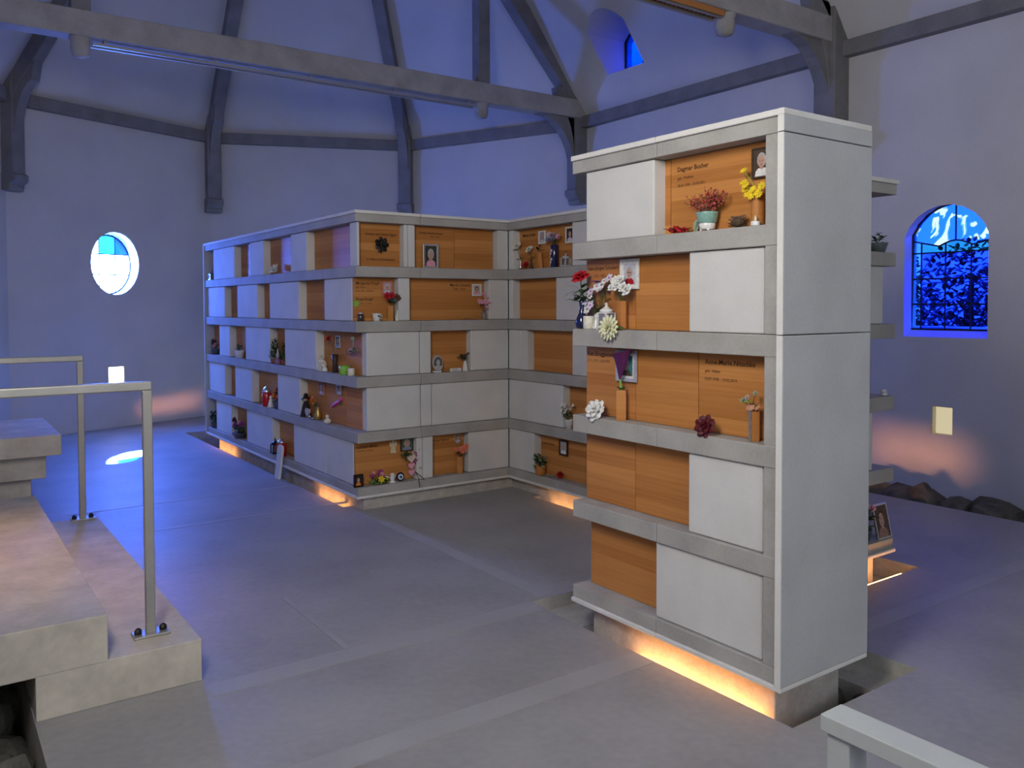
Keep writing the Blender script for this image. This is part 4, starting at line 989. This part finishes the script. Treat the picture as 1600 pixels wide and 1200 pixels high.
# second row
frame('small pink framed portrait above the red bouquet, second row', atF(.378, 1.735, .077), .09, .105, .008, plain((.6, .22, .17), .6), plain((.55, .35, .4), .6), M_lil, M_lil)
t = woodvase('wooden vase with a dark red and teal bouquet, second row', atF(.392, Z2, .05), .125, .052)
blooms(t, [(-.04, -.02, .20), (-.005, -.03, .205), (.015, -.02, .175), (.05, -.02, .19)], [M_red, M_red, M_teal, M_twig], .032, 'rose', (0, 0, .11), 14, M_leafd, M_leafd, 'bloom', 5, .055)
t = lathing('cream_bottle_vase', 'slim cream bottle vase beside the dark red bouquet', 'vase', atF(.440, Z2, .028), [(.016, 0), (.019, .005), (.018, .035), (.008, .062), (.006, .084), (.008, .088)], M_cream)
t = thing('tilted_cup', 'white cup with a painted dot on the second shelf', 'cup', **atF(.262, Z2, .045)); g = G(M_white).lathe([(.024, 0), (.027, .003), (.037, .058), (.038, .062), (.034, .060), (.026, .008)], (0, 0, 0), 18); g.make('bowl', t, True)
G(M_white).tube([(.034+.016*math.sin(a), 0, .034-.018*math.cos(a)) for a in [i*math.pi/6 for i in range(7)]], .004, 6).make('handle', t, True); G(M_iron).ell((.004, -.034, .040), (.008, .003, .008), 8, 5).make('painted_dot', t)
t = lathing('glass_jar', 'small dark glass tea-light jar at the left of the second shelf', 'jar', atF(.125, Z2, .05), [(.022, 0), (.025, .004), (.025, .052), (.02, .058), (.02, .064), (.015, .063)], plain((.05, .035, .025), .1, spec=.8)); G(M_silver).lathe([(.0205, .058), (.0215, .06), (.0215, .068), (.018, .07)], (0, 0, 0), 14).make('lid', t, True)
t = thing('green_star', 'light green star flower stuck on the beech door, second row', 'ornament', **atF(.10, 1.66, .085)); g = G(M_green)
for a in range(7): g.petal((0, 0, 0), a*.9, .15, .034, .014, -.2, .1, .1)
g.rot(Matrix.Rotation(R(90), 4, 'X')); g.make('petals', t)
frame('white framed portrait of a dark-haired person, second row right', atF(1.253, 1.725, .077), .095, .105, .012, M_white, plain((.55, .5, .5), .6), M_pink, plain((.10, .01, .02), .6), hh=.25)
t = lathing('glass_vase', 'clear glass vase with a pink orchid spray, second row right', 'vase', atF(1.300, Z2, .04), [(.014, 0), (.026, .01), (.026, .045), (.016, .07), (.02, .085), (.017, .084)], M_glass)
blooms(t, [(-.02, -.02, .225), (.005, -.02, .205), (-.06, -.02, .16), (-.035, -.02, .155), (-.01, -.03, .15), (.015, -.02, .165), (.045, -.02, .15), (.02, -.02, .115)], [M_pink, plain((.75, .5, .55), .6)], .026, 'orchid', (0, 0, .05), 4, M_twig, M_leafd, 'orchid_bloom', 8, .03)
for i, (x, n_) in enumerate(((1.105, 5), (1.185, 3))):
    t = thing('cut_flower', ('little group of white blossoms on the shelf below the pink orchid', 'single tiny white blossom next to the glass vase')[i], 'flower', **atF(x, Z2+.010, .035)); g = G(M_leafp)
    for k in range(n_): g.daisy((-.02+.014*k, .0, .006+.008*(k % 2)), .016, M_cream, M_yel, 6)
    g.make('petals', t)
# third row
t = thing('oval_portrait', 'oval grey portrait on a stand, third row', 'portrait', **atF(.832, Z3, .05)); g = G(plain((.45, .44, .44), .5)).lathe([(.050, 0), (.052, .004), (.052, .010), (.048, .012)], (0, 0, 0), 26, 1, 1.32); g.rot(Matrix.Translation((0, .008, .078)) @ Matrix.Rotation(R(80), 4, 'X')); g.make('plaque', t)
g = G(plain((.12, .11, .11), .6)); disc(g, 0, .078, .041, .055, -.008, 20); g.use(M_greyhair); disc(g, 0, .084, .018, .026, -.0095); disc(g, 0, .045, .030, .018, -.0092); g.make('photo', t)
G(M_white).box(-.032, .032, -.008, .03, 0, .016).make('foot', t)
t = thing('text_block', 'small white inscribed block lying on the third shelf', 'plaque', **atF(1.0, Z3, .035)); G(M_white).box(-.053, .053, -.010, .012, 0, .030).make('block', t, bevel=.002); g = G(M_brown)
for q in range(3): g.box(-.040, .032-.008*q, -.0106, -.0099, .007+.007*q, .009+.007*q)
g.make('lettering', t)
t = lathing('conical_vase', 'white conical vase with a dark plant, third row', 'vase', atF(1.098, Z3, .035), [(.026, 0), (.028, .004), (.020, .05), (.010, .095), (.011, .105), (.008, .104)], M_white)
rr = random.Random(31); g = G(M_leafd)
for k in range(20): g.use(M_leafd if k % 3 else M_brown).petal((-.01+rr.uniform(-.02, .02), .0, .10+rr.uniform(0, .03)), rr.uniform(0, 6.3), rr.uniform(-.2, 1.0), .055, .02)
g.make('foliage', t)
# lowest row
frame('black frame with an orange print at the left of the lowest row', atF(.088, Z5, .035), .082, .105, .014, plain((.015, .012, .012), .4), plain((.04, .015, .01), .6), M_orange, M_brown)
t = thing('flower_bunch', 'low bunch of magenta blossom with one yellow flower, lowest row', 'flowers', **atF(.272, Z5, .045)); rr = random.Random(41)
g = G(M_leaf)
for k in range(34): g.use((M_leaf, M_leafd, M_green)[k % 3]).petal((rr.uniform(-.07, .08), rr.uniform(-.02, .02), .004), rr.uniform(0, 6.3), rr.uniform(.1, 1.2), .06, .018)
g.make('foliage', t)
blooms(t, [(rr.uniform(-.07, .05), rr.uniform(-.02, .02), .06+rr.uniform(0, .06)) for k in range(14)], [M_mag, M_pink, M_mag], .016, 'ball', (0, 0, .005), 0, M_leafd, M_leafd, 'magenta_blossom', 3)
g = G(M_yel); g.daisy((0, 0, 0), .034, M_yel, M_gold, 7); g.rot(Matrix.Translation((.005, -.032, .045)) @ Matrix.Rotation(R(65), 4, 'X')); g.make('yellow_flower', t)
t = lathing('white_bust', 'white praying angel bust between the flowers and the blue eye disc', 'figurine', atF(.392, Z5, .045), [(.030, 0), (.031, .006), (.018, .012), (.016, .022), (.022, .036), (.016, .046), (.017, .055), (.02, .066), (.015, .076), (.004, .08)], M_white)
g = G(M_white)
for s_ in (-1, 1): g.petal((s_*.008, .01, .03), math.pi/2-s_*1.1, .6, .05, .03)
g.make('wings', t)
t = thing('eye_disc', 'dark blue glass disc with a white eye motif, lowest row', 'ornament', **atF(.468, Z5, .055)); prof = [(.036, 0), (.038, .004), (.036, .009), (.0, .011)]
for nm, m, r_, y_ in (('disc', M_blueglass, .038, 0), ('white_ring', M_white, .024, -.008), ('blue_ring', plain((.2, .45, .75), .2), .016, -.0095), ('pupil', M_blueglass, .008, -.011)):
    g = G(m).lathe([(r_*.96, 0), (r_, .004), (r_*.96, .009)], (0, 0, 0), 22); g.rot(Matrix.Translation((0, y_, .038)) @ Matrix.Rotation(R(90), 4, 'X')); g.make(nm, t)
t = thing('wooden_angel', 'flat pale wooden angel cut-out on the lowest beech door', 'ornament', **atF(.425, .420, .088)); g = G(plain((.72, .6, .4), .6))
half = [(0, 0), (.026, 0), (.022, .03), (.016, .055), (.026, .05), (.034, .066), (.034, .092), (.024, .098), (.013, .078), (.010, .088), (.010, .100), (.004, .106), (0, .106)]
g.prism([(x, z) for x, z in half]+[(-x, z) for x, z in half[::-1][1:-1]], 0, .005, lambda p, z, h: (p, h, z)); g.make('cut_out', t)
frame('silver-cornered portrait above the hanging hearts, lowest row', atF(.548, .428, .074), .118, .112, .006, M_iron, plain((.10, .12, .09), .6), M_bluegrey, plain((.5, .45, .38), .7), hh=.26)
for sx in (-1, 1):
    for sz in (0, 1): pass
t = thing('heart_garland', 'hanging garland with a cream and two pink hearts, lowest row', 'ornament', **atF(.558, .205, .03)); rr = random.Random(43)
def heart(g, cx, cz, r, y, th):
    P = [(16*math.sin(a)**3, 13*math.cos(a)-5*math.cos(2*a)-2*math.cos(3*a)-math.cos(4*a)) for a in [2*math.pi*i/26 for i in range(26)]]
    g.prism([(cx+p[0]*r/16, cz+p[1]*r/16) for p in P], y, y+th, lambda p, z, h: (p, h, z))
for (x, z, r_, m, nm) in ((0, .168, .040, plain((.78, .6, .5), .6), 'cream_heart'), (0, .105, .031, M_pink, 'pink_heart'), (0, .048, .031, M_pink, 'pink_heart')): g = G(m); heart(g, x, z, r_, -.012, .008); g.make(nm, t, bevel=.002)
g = G(M_leafd)
for k in range(18): g.use((M_leaf, M_leafd)[k % 2]).petal((-.04+rr.uniform(-.02, .02), .0, .17+rr.uniform(-.02, .05)), rr.uniform(0, 6.3), rr.uniform(-.4, .9), .05, .022)
g.make('leaves', t); g = G(M_mag)
for k in range(30): g.petal((.055+rr.uniform(-.018, .02), 0, .05+.006*k), rr.uniform(0, 6.3), rr.uniform(-.5, .9), .034, .015)
g.make('magenta_sprays', t); g = G(M_iron); g.tube([(.03, -.01, .06), (.045, -.05, .0), (.05, -.055, -.07)], .003, 5); g.tube([(.035, -.01, .05), (.075, -.05, .01), (.095, -.055, -.02)], .003, 5); g.make('ribbon', t)
t = thing('oval_portrait', 'oval portrait plaque above the coral roses, lowest row', 'portrait', **atF(1.05, .435, .086)); g = G(plain((.5, .42, .36), .5)).lathe([(.034, 0), (.036, .004), (.033, .007)], (0, 0, 0), 22, 1, 1.3); g.rot(Matrix.Translation((0, .004, .05)) @ Matrix.Rotation(R(90), 4, 'X')); g.make('plaque', t)
g = G(plain((.28, .2, .17), .6)); disc(g, 0, .05, .029, .039, -.004, 18); g.use(M_skin); disc(g, 0, .054, .014, .02, -.005); g.use(M_lil); disc(g, 0, .027, .02, .012, -.0048); g.make('photo', t)
t = woodvase('wooden vase of coral roses at the right of the lowest row', atF(1.052, Z5, .05), .145, .066, sides=4)
blooms(t, [(-.055, -.02, .205), (-.02, -.03, .215), (.015, -.03, .22), (.05, -.02, .21), (-.005, -.03, .19), (.03, -.03, .195), (.055, -.02, .235)], [M_coral, plain((.8, .28, .18), .55)], .022, 'rose', (0, 0, .14), 10, M_leafd, M_leafd, 'coral_rose', 5, .045)

# -- long side, niches near the corner
lantern('white lantern with a dark dome, corner niche of the third row', atL(4.885, Z3, .045), .058, .125, M_white, M_cream)
t = lathing('white_figurine', 'small white sitting dog figurine in the corner niche, third row', 'figurine', atL(4.795, Z3, .035), [(.024, 0), (.026, .012), (.02, .03), (.014, .042)], M_glaze); G(M_glaze).ell((-.006, -.008, .052), (.019, .016, .015), 10, 6).make('head', t, True)
g = G(M_glaze); g.petal((-.004, .006, .06), 1.2, -.2, .022, .014); g.petal((-.010, -.012, .06), -1.2, -.2, .022, .014); g.make('ears', t)
t = lathing('dark_vase', 'leaning dark vase with one red flower, corner niche', 'vase', atL(4.635, Z3, .060), [(.022, 0), (.024, .004), (.022, .08), (.028, .155), (.024, .156)], plain((.05, .03, .02), .5))
g = G(M_leafd); stem(g, (0, 0, .15), (-.09, 0, .275), .002); g.make('stem', t); g = G(M_red); g.rose((0, 0, 0), .030, M_red); g.rot(Matrix.Translation((-.10, -.01, .285)) @ Matrix.Rotation(R(50), 4, 'X')); g.make('flower', t)
frame('small silver frame on the door of the corner niche, third row', atL(4.612, 1.285, .075), .095, .105, .012, M_silver, plain((.03, .03, .03), .6), M_bluegrey, M_greyhair)
t = thing('hanging_bouquet', 'pale green dried bouquet hanging on the corner niche door', 'flowers', **atL(4.275, 1.26, .065)); rr = random.Random(51); g = G(M_leafp)
for k in range(44): g.use((M_leafp, M_lil, M_leaf)[k % 3]).petal((rr.uniform(-.05, .05), rr.uniform(-.02, .01), rr.uniform(-.035, .03)), rr.uniform(0, 6.3), rr.uniform(-.5, 1), .035, .014)
g.make('blossoms', t); g = G(M_leafp); stem(g, (.0, 0, 0), (.005, 0, .12), .004, M_leafp); g.ell((.005, -.005, .115), .018, 8, 5); g.make('stalk', t)
t = lathing('green_cup', 'bright green tumbler in the corner niche, third row', 'cup', atL(4.39, Z3, .04), [(.040, 0), (.043, .004), (.046, .072), (.042, .073), (.038, .01)], M_green)
t = lathing('white_jar', 'small white jar next to the green tumbler', 'jar', atL(4.262, Z3, .04), [(.027, 0), (.029, .004), (.029, .045), (.024, .05)], M_cream); G(M_white).lathe([(.027, .046), (.029, .05), (.029, .058), (.02, .06)], (0, 0, 0), 16).make('lid', t, True)
t = lathing('dark_doll', 'dark robed doll with a brimmed hat, corner niche of the fourth row', 'figurine', atL(5.29, Z4, .055), [(.05, 0), (.052, .01), (.034, .09), (.022, .13), (.012, .142)], plain((.03, .02, .02), .8))
G(M_skin).ell((0, -.004, .158), (.020, .02, .022), 10, 6).make('head', t, True); G(M_iron).lathe([(.045, .168), (.046, .172), (.022, .178), (.018, .205), (.006, .215)], (0, 0, 0), 14).make('hat', t, True)
t = lathing('gold_vase', 'golden vase with an orange flower, corner niche of the fourth row', 'vase', atL(5.02, Z4, .06), [(.022, 0), (.028, .006), (.032, .04), (.018, .08), (.014, .10), (.02, .112), (.016, .111)], M_gold)
blooms(t, [(-.06, -.02, .165), (-.045, -.03, .185), (-.03, -.02, .15)], [M_orange, M_coral], .028, 'rose', (0, 0, .10), 10, M_leafd, M_leaf, 'orange_bloom', 7, .045)
t = thing('grey_heart_stone', 'pale grey leaning heart stone in front of the dark doll', 'ornament', **atL(5.185, Z4, .02)); g = G(plain((.5, .46, .46), .6)); heart(g, 0, .052, .046, 0, .02); g.make('stone', t, bevel=.006)
t = thing('silver_dish', 'small silver oval dish beside the heart stone', 'dish', **atL(5.085, Z4, .025)); G(plain((.4, .42, .5), .3, .5)).lathe([(.03, 0), (.036, .004), (.046, .016), (.043, .017), (.03, .007)], (0, 0, 0), 18, 1.2, .8).make('bowl', t, True); G(M_silver).ell((-.01, -.01, .022), .013, 8, 5).make('bead', t, True)
t = lathing('white_duck', 'little white duck figurine at the front of the fourth shelf', 'figurine', atL(4.735, Z4, .03), [(.020, 0), (.03, .010), (.032, .024), (.022, .040), (.010, .048)], M_cream); G(M_cream).ell((0, -.002, .062), .017, 10, 6).make('head', t, True); G(M_orange).ell((-.018, -.006, .060), (.010, .006, .004), 6, 4).make('beak', t)
frame('narrow photo strip on the door of the fourth-row corner niche', atL(4.99, .845, .075), .13, .125, .012, plain((.5, .25, .15), .6), plain((.25, .12, .1), .6), M_lil, M_greyhair)
frame('small silver photo above the pink ribbon, fourth row', atL(4.60, .885, .075), .095, .085, .008, M_silver, plain((.3, .2, .22), .6), M_lil, M_brown)
t = thing('pink_ribbon', 'pink ribbon pinned slantwise on the fourth-row door', 'ribbon', **atL(4.65, .81, .085)); g = G(plain((.7, .05, .2), .5)).tube([(-.11, 0, -.045), (-.03, -.006, -.012), (.04, 0, .012), (.11, -.004, .045)], [.010, .014, .012, .016], 6); g.make('ribbon', t); G(M_leaf).ell((.07, -.004, .0), (.02, .006, .012), 8, 4).make('bow', t)

# -- long side, farther niches
t = thing('cut_flower', 'white silk rose lying in the top row of the long side', 'flower', **atL(6.03, 2.000, .04)); g = G(M_white); g.rose((0, 0, 0), .06, M_white); g.rot(Matrix.Rotation(R(50), 4, 'X')); g.make('petals', t)
lantern('tiny blue-lit lantern at the far end of the top row', atL(8.22, Z1, .05), .07, .12, plain((.2, .22, .28), .4))
def posy(label, pl, w, h, mats, seed, pot=None, ph=.06):
    t = lathing('flowerpot', label, 'flowerpot', pl, [(w*.30, 0), (w*.42, ph), (w*.44, ph+.006), (w*.36, ph)], pot or plain((.1, .1, .11), .5), group='potted flowers in the far niches')
    rr = random.Random(seed); g = G(M_leafd)
    for k in range(22): g.use((M_leafd, M_leaf)[k % 2]).petal((rr.uniform(-w*.3, w*.3), rr.uniform(-.02, .01), ph+rr.uniform(0, h*.5)), rr.uniform(0, 6.3), rr.uniform(-.2, 1.2), h*.45, h*.16)
    g.make('foliage', t)
    if mats: blooms(t, [(rr.uniform(-w*.5, w*.5), -.02+rr.uniform(-.02, .01), ph+h*rr.uniform(.3, 1)) for k in range(8)], mats, w*.17, 'rose', (0, 0, ph), 0, M_leafd, M_leafd, 'bloom', seed)
    return t
posy('dark posy with a pink bloom at the far end of the third row', atL(8.10, Z3, .045), .16, .12, [M_pink, M_leafd, M_dred], 61)
posy('black pot with a white band and dark foliage, third row', atL(7.19, Z3, .045), .14, .10, [], 62, M_white, .08)
def conifer(label, pl, h, seed):
    t = lathing('miniature_conifer', label, 'plant', pl, [(.034, 0), (.042, .04), (.044, .045), (.036, .043)], plain((.3, .13, .07), .7), group='miniature conifers')
    rr = random.Random(seed); g = G(M_leafd)
    for k in range(90):
        q = rr.random(); a = rr.uniform(0, 6.3); r_ = .042*(1-q)**.7; g.use((M_leafd, M_leaf)[k % 3 == 0]).petal((r_*.6*math.cos(a), r_*.6*math.sin(a), .045+q*(h-.06)), a, .5, .03+.02*(1-q), .012, .5)
    g.make('foliage', t); return t
conifer('left one of two miniature conifers, third row of the long side', atL(6.06, Z3, .04), .26, 71); conifer('right one of two miniature conifers, third row of the long side', atL(5.80, Z3, .05), .22, 72)
t = lathing('garden_gnome', 'small figure with a pointed pale hat between the conifers', 'figurine', atL(5.93, Z3, .025), [(.03, 0), (.034, .01), (.028, .045), (.018, .055)], plain((.3, .15, .3), .7)); G(M_skin).ell((0, -.006, .065), .016, 8, 5).make('head', t, True); G(plain((.5, .48, .5), .7)).lathe([(.02, .07), (.014, .10), (.006, .14), (.001, .16)], (0, 0, 0), 10).make('hat', t, True)
t = lathing('grave_candle', 'red grave candle with a silver lid, fourth row of the long side', 'candle', atL(6.30, Z4, .035), [(.042, 0), (.046, .006), (.046, .13), (.04, .14)], plain((.55, .01, .01), .15, spec=.7)); G(M_silver).lathe([(.044, .14), (.046, .15), (.03, .18), (.008, .20), (.002, .21)], (0, 0, 0), 14).make('lid', t, True)
t = lathing('white_figurine', 'white angel figurine beside the red grave candle', 'figurine', atL(6.165, Z4, .03), [(.03, 0), (.034, .008), (.022, .05), (.016, .075), (.01, .085), (.016, .098), (.012, .115), (.003, .12)], M_glaze); g = G(M_glaze)
for s_ in (-1, 1): g.petal((s_*.01, .01, .06), math.pi/2-s_*1.2, .5, .06, .035)
g.make('wings', t)
posy('autumn bouquet behind the white angel figurine, fourth row', atL(6.02, Z4, .06), .14, .13, [M_coral, M_orange, M_twig], 63, None, .07)
posy('dark bouquet with magenta blooms, lowest row of the long side', atL(7.22, Z5, .045), .2, .18, [M_mag, M_dred, M_pink], 64, None, .05)
posy('dark dried bunch at the far end of the lowest row', atL(8.18, Z5, .05), .13, .16, [M_leafd], 65)
lantern('dark metal lantern with silver parts, lowest row of the long side', atL(6.02, Z5, .02), .075, .15, M_iron, M_silver)
t = lathing('grave_candle', 'red grave candle next to the standing stone slab', 'candle', atL(5.84, Z5, .02), [(.042, 0), (.046, .006), (.046, .12), (.04, .13)], plain((.5, .01, .015), .15, spec=.7)); G(M_silver).lathe([(.044, .13), (.046, .138), (.03, .155), (.006, .17)], (0, 0, 0), 14).make('lid', t, True)
t = thing('standing_slab', 'tall narrow pale stone slab leaning against the long side', 'stone', (XB-.075, 5.70, .0), RX); g = G(M_stone); pts = [(-.06, 0), (.06, 0), (.065, .28), (.045, .315), (-.03, .32), (-.06, .30)]
g.prism(pts, -.012, .012, lambda p, z, h: (p, h+z*.12, z)); g.make('slab', t, bevel=.006)

# -- right block
frame('small dark portrait on the beech door of the right block', atR(1.975, 2.125, .078), .085, .11, .006, M_brown, plain((.12, .09, .08), .6), M_pink, M_greyhair)
posy('dark leafy pot with a pale spot on the right block', atR(2.02, Z1, .03), .13, .10, [], 66, plain((.12, .16, .17), .3), .05)
t = thing('shell_ornament', 'white shell lying on the shelf end of the right block', 'ornament', **atR(2.085, Z3, .02)); g = G(M_white); g.ell((0, 0, .012), (.026, .018, .012), 10, 6); g.ell((.004, .006, .032), (.024, .015, .010), 10, 6); g.make('shell', t, True)
t = thing('oval_portrait', 'faint oval portrait on the third row door of the right block', 'portrait', **atR(2.01, 1.33, .084)); g = G(plain((.3, .27, .25), .5)).lathe([(.026, 0), (.028, .004), (.025, .006)], (0, 0, 0), 18, 1, 1.4); g.rot(Matrix.Translation((0, .006, .03)) @ Matrix.Rotation(R(90), 4, 'X')); g.make('plaque', t)
posy('pink bloom behind the leaning picture frame on the right block', atR(1.96, Z5, .07), .11, .20, [M_pink, plain((.55, .35, .4), .6)], 67)
frame('white framed collage leaning at the foot of the right block', atR(2.105, Z5, .012), .155, .215, .012, M_silver, plain((.10, .06, .05), .6), plain((.35, .2, .15), .6), M_brown, lean=.22, tilt=.0)

# keep every keepsake clear of the niche door behind it
for o in list(COL.objects):
    if o.parent is None and o.type == 'EMPTY' and 'ymax' in o:
        ym = o['ymax']; del o['ymax']
        for c in o.children:
            if c.type == 'MESH':
                for v in c.data.vertices:
                    if v.co.y > ym: v.co.y = ym-.0002*((v.index*7) % 5)
                    if v.co.z < 0 and o['category'] in ('vase', 'flowerpot', 'flowers', 'plant'): v.co.z = 0
